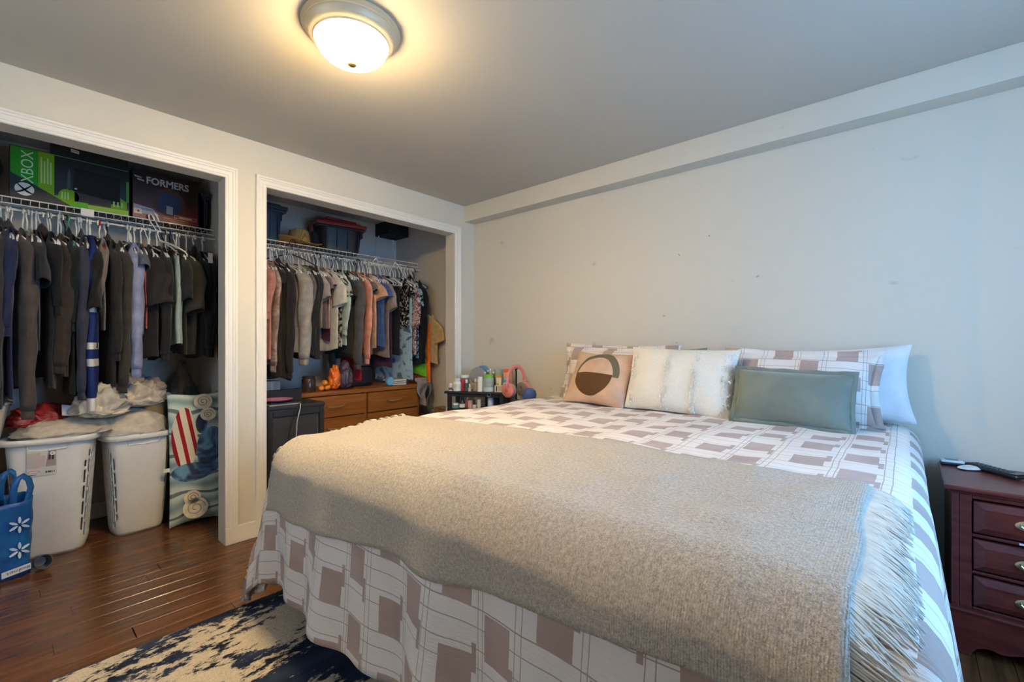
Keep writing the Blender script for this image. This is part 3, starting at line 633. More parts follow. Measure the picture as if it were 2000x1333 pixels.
RIGHT = [
    (-1.455, 0.69, 0.34, 'long', (190, 132, 116), 'cardigan', 'dusty pink cardigan at the left end of the right closet rod'),
    (-1.426, 0.73, 0.70, 'long', (184, 166, 148), 'sweatshirt', 'cream sweatshirt with brownish tie dye at the left end of the right rod'),
    (-1.388, 0.83, 0.13, 'long', (50, 47, 47), 'jacket', 'charcoal jacket with a coral strip beside it'),
    (-1.375, 0.30, 0.00, 'tank', (226, 104, 82), 'tank_top', 'bright coral top hanging as a narrow strip among black jackets'),
    (-1.326, 0.85, 0.75, 'long', (46, 42, 43), 'hoodie', 'black brown hoodie left of the light grey sweatshirt'),
    (-1.214, 0.66, 0.66, 'long', (166, 160, 150), 'sweatshirt', 'light grey sweatshirt with one thick hanging sleeve'),
    (-1.185, 0.66, 0.41, 'long', (118, 112, 106), 'sweater', 'mid grey sweater just behind the light grey sweatshirt'),
    (-1.151, 0.70, 0.59, 'long', (42, 44, 46), 'jacket', 'black zip jacket right of the light grey sweatshirt'),
    (-1.120, 0.70, 0.29, 'long', (52, 52, 54), 'cardigan', 'charcoal cardigan left of the mauve t-shirt'),
    (-1.097, 0.47, 0.22, 'tee', (182, 172, 162), 't_shirt', 'pale grey t-shirt squeezed beside the charcoal cardigan'),
    (-1.065, 0.47, 0.16, 'tee', (122, 108, 108), 't_shirt', 'mauve grey t-shirt with short sleeve'),
    (-1.041, 0.47, 0.09, 'tee', (196, 160, 154), 't_shirt', 'dusty pink t-shirt between mauve and burgundy tops'),
    (-1.021, 0.57, 0.00, 'tank', (92, 34, 56), 'lace_top', 'burgundy lace top hanging above the dresser'),
    (-0.968, 0.64, 0.26, 'tee', (206, 202, 184), 'blouse', 'cream white blouse with long hem'),
    (-0.943, 0.62, 0.20, 'splat', (196, 192, 180), 't_shirt', 'black and white splattered t-shirt'),
    (-0.909, 0.60, 0.44, 'long', (188, 200, 180), 'sweater', 'pale mint green top beside the black t-shirt'),
    (-0.858, 0.67, 0.20, 'tee', (46, 43, 40), 't_shirt', 'black t-shirt below the pale green hanger'),
    (-0.792, 0.71, 0.71, 'long', (86, 86, 84), 'cardigan', 'dark grey long cardigan left of the salmon top'),
    (-0.761, 0.88, 0.00, 'tank', (206, 32, 48), 'dress', 'bright red dress hem hanging behind the salmon top'),
    (-0.724, 0.67, 0.67, 'long', (236, 160, 134), 'cardigan', 'salmon pink long sleeved top'),
    (-0.687, 0.67, 0.13, 'tee', (122, 112, 103), 't_shirt', 'warm grey t-shirt between salmon and peach tops'),
    (-0.640, 0.64, 0.18, 'tee', (216, 166, 124), 't_shirt', 'peach tan t-shirt with long draped hem'),
    (-0.568, 0.62, 0.18, 'tee', (70, 96, 146), 't_shirt', 'denim blue t-shirt right of the peach top'),
    (-0.523, 0.70, 0.27, 'tee', (150, 134, 124), 't_shirt', 'mauve taupe t-shirt right of the denim blue one'),
    (-0.473, 0.80, 0.00, 'tank', (70, 46, 66), 'tank_top', 'dark plum top behind the mauve taupe t-shirt'),
    (-0.364, 0.69, 0.00, 'tank', (32, 30, 30), 'dress', 'long plain black dress near the right end of the right rod'),
    (-0.316, 0.45, 0.09, 'floral', (206, 204, 200), 'blouse', 'black and white patterned blouse beside the long black dress'),
    (-0.285, 0.91, 0.00, 'print', (158, 182, 188), 't_shirt', 'pale blue grey printed t-shirt hanging low beside the black dress'),
    (-0.250, 0.68, 0.40, 'floralp', (188, 158, 144), 'blouse', 'pink floral blouse near the right end of the right rod'),
    (-0.222, 0.72, 0.24, 'floralb', (104, 140, 150), 'kimono', 'blue floral kimono top beside the pink floral blouse'),
    (-0.190, 0.78, 0.68, 'long', (24, 23, 25), 'hoodie', 'black hoodie second from the right wall of the right closet', 0.02),
    (-0.160, 0.60, 0.00, 'tank', (120, 212, 40), 'vest', 'lime green top hanging low at the right end of the right rod', 0.06, 0.28),
    (-0.138, 0.62, 0.00, 'tank', (240, 118, 28), 'shirt', 'bright orange shirt hanging low beside the closet side wall', 0.10, 0.34),
    (-0.112, 0.45, 0.22, 'tee', (196, 170, 124), 't_shirt', 'tan t-shirt at the right end against the closet side wall', 0.13, 0.32),
]

def short(lab, n):
    w = lab.split()
    if len(w) <= n: return lab
    w = w[:n]
    while w[-1] in ('the', 'a', 'an', 'of', 'at', 'with', 'and', 'beside', 'in', 'near', 'behind', 'right', 'left', 'between', 'front', 'above', 'on', 'one', 'below', 'second', 'just', 'by', 'its', 'from', 'to', 'closet', 'hanging', 'far', 'over', 'reaching', 'toward', 'among', 'as', 'thin', 'bright', 'black', 'dark', 'light', 'salmon', 'mauve', 'slate', 'long', 'wide', 'pale', 'yellow', 'heather', 'white', 'plain', 'short', 'showing'): w.pop()
    return ' '.join(w)
YAW = {'dark brown hoodie hanging'[:18]: .42, 'black t-shirt with wide'[:18]: .0, 'dark taupe sweatsh'[:18]: .28, 'olive brown hoodie'[:18]: .30, 'dark olive t-shirt'[:18]: .30, 'light grey sweatshirt'[:18]: .22, 'cream white blouse'[:18]: .25, 'peach tan t-shirt with'[:18]: .22, 'long plain black dress'[:18]: .30, 'pale blue grey print'[:18]: .30}
def hang(rows, side, seed):
    rg_ = random.Random(seed); prev = rows[0][0] - .06; k = 0
    for row in rows:
        y, L, Ls, kind, col, nm, lab = row[:7]; dxr = row[7] if len(row) > 7 else 0; low = row[8] if len(row) > 8 else 0
        gap = max(.022, min(.12, abs(y - prev))); prev = y
        big = side == 'left'; T = .034 if kind in ('stripe', 'pants') else max(.014, min(.034, gap * .42)) if big else max(.010, min(.028, gap * .36)); sy = max(.026, min(.058, gap * .62)) if big else max(.018, min(.050, gap * .50)); yc = y - sy * .55
        rz = rg_.uniform(-.05, .05) + (.45 if 'wide short sleeve' in lab else YAW.get(lab[:18], 0)); yc -= .20 * math.sin(rz); hz = RZ - .014
        garment(nm, lab, kind, col, (RX + dxr, yc, RZ - .098 - low - (.055 if kind == 'pants' else 0)), rz, L, Ls, T, sy, seed * 31 + k, 'clothes hanging in the %s closet' % side)
        c = 'black' if k % 7 == 5 else ('red' if lab.startswith('thin grey cardigan') else ('green' if lab.startswith('black green') else 'white'))
        hanger(c, '%s plastic hanger holding the %s' % (c, short(lab, 11)), (RX + dxr * .0, yc, hz), (0, 0, rz), 'hangers in the %s closet' % side); k += 1
hang(LEFT, 'left', 1); hang(RIGHT, 'right', 2)
# spare and bare hangers
rg_ = random.Random(12); HZ = RZ - .014
def near(rows, y): return short(min(rows, key=lambda r: abs(r[0] - y))[6], 10)
for y in (-2.665, -2.650, -2.606, -2.592, -2.518, -2.508, -2.478, -2.466, -2.405, -2.395, -2.365, -2.316, -2.285, -2.19, -2.098, -2.086, -2.008, -1.955, -1.905, -1.86, -1.815):
    hanger('white', 'bare white plastic hanger beside the ' + near(LEFT, y), (RX + .012, y, HZ), (rg_.uniform(-.05, .05), 0, rg_.uniform(-.35, .35)), 'hangers in the left closet')
for y in (-1.60, -1.57, -1.545, -1.52, -1.49, -1.475, -1.40, -1.35, -1.30, -1.285, -1.27, -1.255, -1.24, -1.20, -1.168, -1.135, -1.108, -1.08, -1.053, -1.005, -.99, -.955, -.925, -.89, -.84, -.825, -.81, -.775, -.745, -.70, -.665, -.655, -.62, -.60, -.585, -.545, -.50, -.45, -.43, -.41, -.39, -.34, -.30, -.25, -.235):
    hanger('white', 'bare white plastic hanger beside the ' + near(RIGHT, y), (RX + .012, y, HZ), (rg_.uniform(-.04, .04), 0, rg_.uniform(-.25, .25)), 'hangers in the right closet')
for y, c in ((-2.452, 'black'), (-2.02, 'black')): hanger(c, 'bare black plastic hanger beside the ' + near(LEFT, y), (RX + .015, y, HZ), (0, 0, .3), 'hangers in the left closet')
for y, z_, rz in ((-1.06, 0, 1.0), (-.93, .0, .6), (-.72, 0, .5)): hanger('black', 'bare black plastic hanger turned sideways near the ' + near(RIGHT, y), (RX + .03, y, HZ + z_), (0, .25, rz), 'hangers in the right closet')
# long hangers caught on the shelf edge
hanger('white', 'white hanger dangling crooked from the shelf edge above the mint trousers', (SX + .022, -2.075, 1.866), (.30, -.1, .30), 'hangers in the left closet').scale = (1, 1, 1.5)
hanger('white', 'second white hanger dangling beside the crooked one above the mint trousers', (SX + .022, -2.050, 1.866), (.36, .12, .20), 'hangers in the left closet').scale = (1, 1, 1.6)
hanger('brown', 'dark red brown hanger hooked over the right shelf edge below the straw hat', (SX + .022, -1.235, 1.866), (0, .1, .9), 'hangers in the right closet')
hanger('white', 'tall narrow white hanger caught over the right closet shelf, left one of two', (SX + .045, -.520, 2.0), (0, .12, 1.30), 'hangers in the right closet').scale = (.32, 1, 1.75)
hanger('white', 'tall narrow white hanger caught over the right closet shelf, right one of two', (SX + .045, -.365, 1.99), (0, -.10, 1.35), 'hangers in the right closet').scale = (.36, 1, 1.75)
tg = box('price_tag', (-.402, -1.852, 1.595), (-.400, -1.828, 1.655), M((224, 218, 208), .8), None, bevel=0); tag(tg, 'white paper tag hanging on the black sweater at right', 'tag')
# ================================================================ things on the left closet shelf
ZS = SZ + .0045
def Q(col): return M(col, .8, 0, .03, 10, 0, 80, .2)       # printed card
FX = -.725
def carton(name, label, y0, y1, h, d, col, x=FX, z=ZS, rough=.45, mat=None):
    t_ = thing(name, label, 'box', (x, y0, z)); m = mat or M(col, rough)
    box('carton', (-d, 0, 0), (0, y1 - y0, h), m, t_, bevel=.002); return t_
def flat(parent, name, pts, mat, e=.0006, x=0.0):        # flat print on the +x face
    return MB().prism(pts, lambda a, b, d: (d, a, b), x + .0001, x + e).build(name, mat, parent, smooth=False)
def disc(cy, cz, ry, rz, n=28, a0=0, a1=2 * PI): return [(cy + ry * math.cos(a0 + (a1 - a0) * k / n), cz + rz * math.sin(a0 + (a1 - a0) * k / n)) for k in range(n + (0 if a1 - a0 > 6.28 else 1))]
m_blk, m_lime, m_grn, m_pale = Q((22, 23, 22)), Q((120, 168, 36)), Q((52, 148, 44)), Q((176, 200, 140))
cb_ = carton('game_console_box', 'black and bright green game console box on the left closet shelf', -2.655, -2.172, .278, .13, (24, 25, 24))
Wc = .483
flat(cb_, 'print_panel', [(.004, .135), (.105, .080), (.105, .274), (.004, .274)], m_grn)
flat(cb_, 'print_panel', [(.105, .080), (.165, .046), (.165, .274), (.105, .274)], m_lime)
flat(cb_, 'print_panel', [(.165, .046), (.235, .004), (.300, .004), (.300, .045), (.270, .075), (.165, .05)], Q((92, 176, 52)))
flat(cb_, 'print_badge', disc(.222, .058, .042, .040), m_lime, .0012)
flat(cb_, 'print_panel', [(.30, .004), (.478, .004), (.478, .034), (.30, .030)], Q((150, 186, 80)))
flat(cb_, 'print_panel', [(.398, .034), (.470, .036), (.470, .082), (.398, .128)], m_lime)
flat(cb_, 'print_edge', [(.468, .082), (.480, .082), (.480, .205), (.468, .205)], Q((84, 150, 60)))
flat(cb_, 'print_line', [(.165, .270), (.476, .268), (.476, .2715), (.165, .2745)], Q((110, 132, 106)))
flat(cb_, 'print_console', [(.235, .060), (.440, .056), (.440, .215), (.245, .225)], Q((40, 38, 38)), .0009)
flat(cb_, 'print_console_edge', [(.215, .098), (.228, .092), (.228, .200), (.224, .215), (.217, .190)], Q((84, 82, 84)), .0012)
flat(cb_, 'print_console_base', [(.245, .036), (.400, .040), (.400, .075), (.245, .090)], Q((70, 68, 66)), .0012)
flat(cb_, 'power_button', disc(.250, .108, .006, .004), Q((210, 205, 200)), .0016)
up_ = Matrix(((0, 0, 1), (0, -1, 0), (1, 0, 0))).to_euler()
mx = Matrix(((0, 0, 1), (0, -1, 0), (1, 0, 0)))
text('lettering', 'XBOX', .066, P((196, 226, 176)), cb_, (.001, .086, .092), mx.to_euler(), sx=.92)
for k in range(4): flat(cb_, 'fine_print', [(.113 + k * .012, .105), (.119 + k * .012, .105), (.119 + k * .012, .245 - .02 * (k % 2)), (.113 + k * .012, .245 - .02 * (k % 2))], m_pale, .001)
for k in range(3): flat(cb_, 'fine_print', [(.192 + k * .012, .040), (.198 + k * .012, .040), (.198 + k * .012, .078), (.192 + k * .012, .078)], m_pale, .0016)
for k in range(3): flat(cb_, 'fine_print', [(.408 + k * .018, .045), (.416 + k * .018, .045), (.416 + k * .018, .075), (.408 + k * .018, .075)], m_pale, .001)
lg = flat(cb_, 'round_emblem', disc(.054, .056, .036, .034), Q((214, 212, 206)), .0012)
for sgn in (1, -1):
    pts = [(.054 + sgn * (-.032 + .064 * k / 8), .056 - .020 + .052 * (k / 8) ** 1.6) for k in range(9)]; th = [.002 + .004 * math.sin(PI * k / 8) for k in range(9)]
    MB().prism([(a, b + q) for (a, b), q in zip(pts, th)] + [(a, b - q) for (a, b), q in reversed(list(zip(pts, th)))], lambda a, b, d: (d, a, b), .0012, .0018).build('emblem_cross', m_blk, lg, smooth=False)
tb_ = carton('toy_box', 'dark red brown toy box with silver block lettering on the left closet shelf', -2.158, -1.822, .305, .15, (50, 26, 22))
t = NT('toy_box_print'); v = t.coord('Object'); sp = t.n('ShaderNodeSeparateXYZ'); t.l(v, sp.inputs[0])
t.base(t.ramp(t.math('DIVIDE', sp.outputs[2], .305), [(.0, lin((122, 44, 34))), (.25, lin((92, 36, 30))), (.5, lin((52, 28, 25))), (1, lin((34, 24, 22)))])); t.rough(.4)
tb_.children[0].data.materials[0] = t.m
text('lettering', 'FORMERS', .060, Q((186, 184, 184)), tb_, (.001, .064, .224), FACE_X, sx=.86, bold=.0016)
flat(tb_, 'lettering_fragment', [(.006, .262), (.040, .256), (.044, .250), (.010, .252)], Q((176, 176, 178))); flat(tb_, 'lettering_fragment', [(.022, .246), (.054, .240), (.056, .232), (.022, .236)], Q((176, 176, 178)))
flat(tb_, 'print_backdrop', disc(.180, .130, .085, .088), Q((84, 62, 56)), .0008)          # plain blue grey shape where the toy is pictured
flat(tb_, 'print_shape', [(.130, .075), (.205, .055), (.235, .085), (.240, .150), (.215, .185), (.150, .190), (.118, .150)], Q((56, 68, 90)), .0012)
flat(tb_, 'print_shape', [(.165, .058), (.198, .055), (.198, .105), (.165, .108)], Q((150, 150, 148)), .0016)
flat(tb_, 'print_banner', [(.004, .034), (.128, .034), (.098, .072), (.004, .088)], Q((176, 166, 172)), .001)
text('fine_lettering', 'MASTERPIECE', .016, P((70, 40, 50)), tb_, (.0012, .040, .056), FACE_X, sx=.62)
flat(tb_, 'print_emblem', [(.006, .030), (.044, .030), (.044, .062), (.006, .062)], Q((226, 206, 176)), .0014); flat(tb_, 'print_emblem', [(.020, .046), (.026, .038), (.034, .046), (.026, .054)], Q((150, 50, 40)), .0018)
for a in ([(.205, .040), (.326, .036), (.326, .038), (.205, .042)], [(.205, .056), (.326, .052), (.326, .054), (.205, .058)], [(.205, .040), (.207, .040), (.207, .058), (.205, .058)], [(.324, .036), (.326, .036), (.326, .054), (.324, .054)]): flat(tb_, 'print_frame', a, Q((216, 170, 140)), .001)
flat(tb_, 'fine_print', [(.232, .044), (.300, .042), (.300, .049), (.232, .051)], Q((216, 180, 150)), .001); flat(tb_, 'fine_print', [(.150, .030), (.260, .026), (.260, .028), (.150, .032)], Q((216, 150, 120)), .001)
bb_ = carton('storage_box', 'flat black box with white barcode sticker lying on top of the console box', -2.50, -2.18, .088, .14, (18, 18, 18), x=FX + .003, z=ZS + .2788)
st_ = flat(bb_, 'barcode_sticker', [(.075, .030), (.108, .026), (.108, .044), (.075, .048)], Q((206, 202, 196)), .0012)
for k in range(7): flat(st_, 'bar', [(.078 + k * .004, .032), (.0795 + k * .004, .032), (.0795 + k * .004, .042), (.078 + k * .004, .042)], m_blk, .0016)
def tote(name, label, loc, rz, w, d, h, body, lid, taper=.88, ribs=5):
    t_ = thing(name, label, 'storage bin', loc, rz); mb = MB()
    def g(u, v):
        a = u * 2 * PI; k = taper + (1 - taper) * v; ca, sa = math.cos(a), math.sin(a); n = 5
        r = 1 / ((abs(ca) ** n + abs(sa) ** n) ** (1 / n)); return (d / 2 * k * r * ca, w / 2 * k * r * sa, h * v)
    mb.grid(g, 48, 6, True, True, True); bd = mb.build('bin', body, t_)
    MB().box((-d / 2 - .008, -w / 2 - .010, h - .035), (d / 2 + .008, w / 2 + .010, h - .018)).build('rim', body, t_, smooth=False, bevel=.004)
    ld_ = MB(); ld_.box((-d / 2 - .016, -w / 2 - .018, h - .017), (d / 2 + .016, w / 2 + .018, h + .012)); ld_.box((-d / 2 + .02, -w / 2 + .02, h + .012), (d / 2 - .02, w / 2 - .02, h + .030))
    lo_ = ld_.build('lid', lid, t_, smooth=False, bevel=.007)
    for s in (-1, 1): box('latch', (-.03, s * (w / 2 + .020) - .008, h - .065), (.03, s * (w / 2 + .020) + .008, h - .005), lid, lo_, bevel=.003)
    for k in range(ribs): box('rib', (d / 2 * .93 - .004, -w / 2 * .7 + k * w * .7 / (ribs - 1), h * .12), (d / 2 * .97 + .001, -w / 2 * .7 + k * w * .7 / (ribs - 1) + .008, h - .045), body, bd, bevel=.002)
    return t_
m_dkblue = P((38, 46, 60), .5)
tote('storage_bin', 'dark blue grey plastic bin at the right end of the left closet shelf', (-.885, -1.7785, ZS), 0, .016, .28, .235, m_dkblue, P((44, 50, 60), .5), .92, 2)
bg_ = thing('duffel_bag', 'black soft bag at the far left of the left closet shelf', 'bag', (-.88, -2.83, ZS))
mb = MB().grid(lambda u, v: (.15 * math.cos(u * 2 * PI) * math.sin(max(.02, v) * PI * .97) ** .5, .155 * math.sin(u * 2 * PI) * math.sin(max(.02, v) * PI * .97) ** .5, .02 + .30 * v + .012 * nz((u * 5, v * 5, 0), 1)), 28, 14, True, True, True); mb.build('bag_body', F((26, 25, 26)), bg_)
MB().tube([(.10, -.08, .28), (.13, -.03, .34), (.13, .03, .34), (.10, .08, .28)], .008, 6).build('strap', F((34, 33, 34)), bg_)
# right closet shelf
tote('storage_bin', 'slate blue plastic bin at the left end of the right closet shelf', (-.885, -1.432, ZS), 0, .33, .30, .255, P((52, 68, 84), .5), P((46, 60, 76), .5), .90, 5)
tote('storage_bin', 'black plastic bin with red snap lid on the right closet shelf', (-.868, -.785, ZS), -.20, .37, .29, .225, P((34, 28, 30), .45), P((150, 40, 44), .4), .86, 4)
lp = box('plastic_tray', (-.965, -.92, ZS + .262), (-.78, -.65, ZS + .285), P((150, 40, 44), .4), None, bevel=.008); lp.rotation_euler = (0, 0, 0); tag(lp, 'spare red plastic tray lying on top of the red lidded bin', 'tray')
# straw hat
ht = thing('straw_hat', 'tan straw hat resting on the right closet shelf', 'hat', (-.80, -1.135, ZS), .3)
t = NT('straw_weave'); v = t.coord('Object', (1, 1, 4)); wv = t.n('ShaderNodeTexWave'); wv.inputs['Scale'].default_value = 45; wv.inputs['Distortion'].default_value = 1; t.l(v, wv.inputs[0])
t.base(t.ramp(wv.outputs[1], [(.2, lin((176, 128, 66))), (.8, lin((214, 168, 100)))])); t.rough(.8, .2); t.bump(wv.outputs[1], .5, .003); m_straw = t.m
def brim(u, v):
    a = u * 2 * PI; r = .085 + .085 * v; up = .050 * abs(math.sin(a)) ** 2 * v ** 1.6
    return (r * .95 * math.cos(a), r * 1.05 * math.sin(a), .012 + up - .006 * v)
MB().grid(brim, 48, 8, True).build('brim', m_straw, ht, angle=False, solid=.004)
def crown(u, v):
    a = u * 2 * PI; k = min(1, v / .75); r = .086 - .016 * k if v < .75 else .070 * (1 - (v - .75) / .25)
    dent = .030 * math.exp(-(r * math.cos(a) / .03) ** 2) * (1 if v >= .70 else 0) * min(1, (v - .6) / .3)
    return (r * math.cos(a) * .92, r * math.sin(a) * 1.05, .012 + .118 * k - dent - .012 * max(0, math.sin(a)) * k)
MB().grid(crown, 40, 20, True).build('crown', m_straw, ht, angle=False)
MB().grid(lambda u, v: ((.0875 - .004 * v) * math.cos(u * 2 * PI) * .92, (.0875 - .004 * v) * math.sin(u * 2 * PI) * 1.05, .014 + .026 * v), 40, 1, True).build('hat_band', F((150, 104, 56)), ht, angle=False, solid=.002)
hb = box('ceiling_box', (CB + .003, -.30, 2.135), (CB + .22, -.072, H - .002), M((20, 19, 19), .8), None, bevel=.004); tag(hb, 'black square box high in the corner of the right closet', 'box')
# ================================================================ left closet floor
def hamper(label, loc, rz, L, D, h, mat, rimcol, sticker=False, ends=(1, -1)):
    """tapered tall basket, slotted at both narrow ends"""
    t_ = thing('laundry_basket', label, 'basket', loc, rz); NP = 96; NV = 36
    def pt(k, v):
        a = 2 * PI * k / NP; tp = .78 + .22 * v; n = 4.2; ca, sa = math.cos(a), math.sin(a)
        r = 1 / ((abs(ca) ** n + abs(sa) ** n) ** (1 / n)); bow = .012 * math.sin(v * PI)
        base_r = 1 - .05 * (1 - min(1, v / .05)); return Vector((((D / 2) * tp + bow) * r * ca * base_r, (L / 2) * tp * r * sa * base_r, h * v))
    vs = [pt(k, j / NV) for j in range(NV + 1) for k in range(NP)]; fs = []
    for j in range(NV):
        for k in range(NP):
            ang = (k + .5) / NP * 360; slot = False
            for e in ends:
                c = 90 if e > 0 else 270; off = abs(ang - c)
                if off < 44:
                    q = k % 2; jj = (j + (2 if (k // 2) % 2 else 0))
                    if q == 0 and 3 <= j <= 30 and jj % 5 != 0 and not (off > 36 and (j < 6 or j > 27)): slot = True
            if not slot: a = j * NP + k; b = j * NP + (k + 1) % NP; fs.append((a, b, b + NP, a + NP))
    fs.append(tuple(range(NP - 1, -1, -1))); MB().add(vs, fs).build('basket_wall', mat, t_, angle=False, solid=.004)
    def rim(u, v):
        p = pt(u * NP, 1.0); q = Vector((p.x, p.y, 0)).normalized(); o_, z = [(0, -.004), (.002, .002), (.020, .002), (.024, -.003), (.024, -.026), (.021, -.027), (.021, -.004), (0, -.004)][int(round(v * 7))]
        return (p.x + q.x * o_, p.y + q.y * o_, h + z)
    MB().grid(rim, NP, 7, True).build('rim', rimcol, t_, angle=False)
    MB().tube([(D / 2 + .004, -.075, h - .030), (D / 2 + .004, -.070, h - .055), (D / 2 + .002, 0, h - .060), (D / 2 + .004, .070, h - .055), (D / 2 + .004, .075, h - .030)], .004, 6).build('handle_lip', mat, t_)
    return t_
m_bask = P((222, 218, 208), .42)
b1_ = hamper('tall white laundry basket with a paper product label, beside the blue tote bag', (-.66, -2.495, 0), -.20, .335, .30, .615, m_bask, m_bask)
sx_ = .1545
lab_ = bpy.data.objects.new('product_label', None); COL.objects.link(lab_); lab_.parent = b1_; lab_.location = (sx_, -.02, .43); lab_.rotation_euler = (0, 0, 0)
flat(lab_, 'label_paper', [(-.055, 0), (.050, 0), (.050, .125), (-.055, .125)], Q((206, 200, 190)), .0008)
flat(lab_, 'label_picture', [(-.055, .040), (-.005, .040), (-.005, .120), (-.055, .115)], Q((190, 182, 170)), .0012); flat(lab_, 'label_picture', [(-.025, .045), (.008, .045), (.014, .100), (-.018, .105)], Q((198, 178, 168)), .0016)
flat(lab_, 'label_picture', [(.012, .045), (.050, .045), (.050, .125), (.022, .125)], Q((160, 146, 138)), .0012); flat(lab_, 'label_picture', [(.022, .078), (.030, .078), (.034, .118), (.026, .120)], Q((58, 48, 46)), .0018); flat(lab_, 'label_picture', [(.034, .078), (.042, .078), (.044, .118), (.036, .118)], Q((58, 48, 46)), .0018)
flat(lab_, 'label_badge', disc(.038, .110, .011, .010), Q((226, 220, 210)), .0024); text('lettering', '6', .014, Q((50, 44, 42)), lab_, (.0026, .034, .105), FACE_X)
flat(lab_, 'brand_oval', disc(-.030, .022, .022, .006), Q((176, 70, 66)), .0014); flat(lab_, 'brand_oval', disc(-.030, .022, .020, .0045), Q((220, 206, 198)), .0018)
for y0, y1 in ((.012, .018), (.020, .034), (.036, .038), (.042, .045)): flat(lab_, 'barcode', [(y0, .012), (y1, .012), (y1, .022), (y0, .022)], Q((90, 84, 78)), .0012)
flat(lab_, 'fine_print', [(-.050, .004), (-.020, .006), (-.020, .009), (-.050, .009)], Q((90, 84, 78)), .0012)
b2_ = hamper('tall white laundry basket without a label, beside the patterned body pillow', (-.685, -2.148, 0), .10, .295, .27, .578, m_bask, m_bask)
# heaps of cloth
def heap(name, label, cat, loc, size, mat, seed, rz=0, ridg=.30, sharp=9, parent=None, group=None, flat_base=False):
    bm = bmesh.new(); bmesh.ops.create_icosphere(bm, subdivisions=5, radius=1)
    for v_ in bm.verts:
        p = v_.co.copy(); d = 0
        for q, (s_, a_) in enumerate(((1.6, 1.0), (3.1, .55), (6.0, .28))):
            d += a_ * (1 - 2 * abs(noise.noise(Vector((p.x * s_ + seed, p.y * s_ - seed, p.z * s_ + seed * .3))))) 
        k = 1 + ridg * (d - .9) * .55; v_.co = Vector((p.x * size[0] * k, p.y * size[1] * k, (p.z * size[2] * k) if p.z > 0 else p.z * size[2] * (.002 if flat_base else .35)))
    me = bpy.data.meshes.new(name); bm.to_mesh(me); bm.free(); me.polygons.foreach_set('use_smooth', [True] * len(me.polygons)); me.materials.append(mat)
    o = bpy.data.objects.new(name, me); COL.objects.link(o); o.location = loc; o.rotation_euler = (0, 0, rz); tag(o, label, cat, group); return o
G = 'laundry heaped on the baskets'
m_sheet = F((198, 184, 162)); m_sheet2 = F((206, 192, 170)); m_mauve = F((152, 140, 136))
heap('bed_sheet', 'beige folded bed sheet filling the top of the left white basket', 'sheet', (-.64, -2.44, .625), (.145, .20, .075), F((196, 182, 160)), 3, group=G)
heap('bed_sheet', 'cream rounded bed sheet filling the top of the right white basket', 'sheet', (-.66, -2.165, .590), (.14, .165, .125), m_sheet2, 7, .1, .16, group=G)
heap('pillowcase', 'crumpled satin beige pillowcase on top of the left basket pile', 'pillowcase', (-.565, -2.315, .735), (.10, .105, .125), m_sheet2, 12, .4, .75, group=G)
heap('blanket', 'mauve grey and beige crumpled blanket at the back of the laundry pile', 'blanket', (-.76, -2.18, .76), (.12, .17, .14), m_mauve, 19, 0, .7, group=G)
heap('pillowcase', 'beige crumpled cloth draped over the mauve blanket on the pile', 'pillowcase', (-.62, -2.14, .765), (.08, .10, .10), m_sheet, 23, .2, .8, group=G)
heap('red_bag', 'crumpled shiny red bag at the back left of the laundry pile', 'bag', (-.70, -2.53, .685), (.09, .14, .085), M((140, 40, 36), .35, 0, .25, 18, .3, 60), 27, .2, .5, group=G)
heap('red_garment', 'dark red garment half hidden behind the mauve blanket', 'garment', (-.88, -2.14, .80), (.06, .07, .13), F((110, 46, 42)), 31, 0, .4, group=G)
# white shirt hem peeking out
mb = MB().grid(lambda u, v: (-.60 + .02 * v, -2.47 + .15 * u, .775 - .055 * v - .012 * math.sin(u * 3) + .02 * u * 0), 12, 5); o = mb.build('folded_shirt', F((206, 204, 206)), None, angle=False, solid=.006); tag(o, 'folded white shirt corner lying below the striped navy shirt', 'shirt', G)
# body pillow
t = NT('wave_print_cloth'); uvn = t.n('ShaderNodeUVMap'); sp = t.n('ShaderNodeSeparateXYZ'); t.l(uvn.outputs[0], sp.inputs[0])
wv = t.n('ShaderNodeTexWave', wave_type='RINGS'); wv.inputs['Scale'].default_value = 2.6; wv.inputs['Distortion'].default_value = 6.0; wv.inputs['Detail'].default_value = 1.0; wv.inputs['Detail Scale'].default_value = 1.2; t.l(uvn.outputs[0], wv.inputs[0])
base = t.ramp(wv.outputs[1], [(.0, lin((136, 160, 160))), (.30, lin((166, 188, 180))), (.62, lin((190, 206, 192))), (.92, lin((204, 214, 202))), (.97, lin((104, 120, 122)))])
xx, zz = sp.outputs[0], sp.outputs[1]
wob2 = t.math('MULTIPLY', t.math('SUBTRACT', t.noise(uvn.outputs[0], 6, 2), .5), .5)
def ell(cx, cz, rx, rz):
    a_ = t.math('POWER', t.math('DIVIDE', t.math('SUBTRACT', xx, cx), rx), 2.0); b_ = t.math('POWER', t.math('DIVIDE', t.math('SUBTRACT', zz, cz), rz), 2.0)
    return t.math('LESS_THAN', t.math('ADD', t.math('ADD', a_, b_), wob2), 1.0)
ssum = t.math('ADD', xx, t.math('MULTIPLY', zz, .16)); red_ = t.math('LESS_THAN', t.math('FRACT', t.math('MULTIPLY', ssum, 20.0)), .40)
base = t.mix(ell(-.065, .52, .062, .185), base, t.mix(red_, lin((218, 206, 184)), lin((150, 32, 34))))
blue = t.math('MAXIMUM', ell(.075, .44, .085, .135), t.math('MAXIMUM', ell(-.03, .315, .10, .055), ell(.02, .60, .03, .06)))
base = t.mix(blue, base, t.ramp(t.noise(uvn.outputs[0], 9, 2, .5, 1.5), [(.40, lin((54, 62, 88))), (.5, lin((72, 104, 140))), (.62, lin((104, 150, 176)))]))
t.base(base); t.rough(.85, .2)
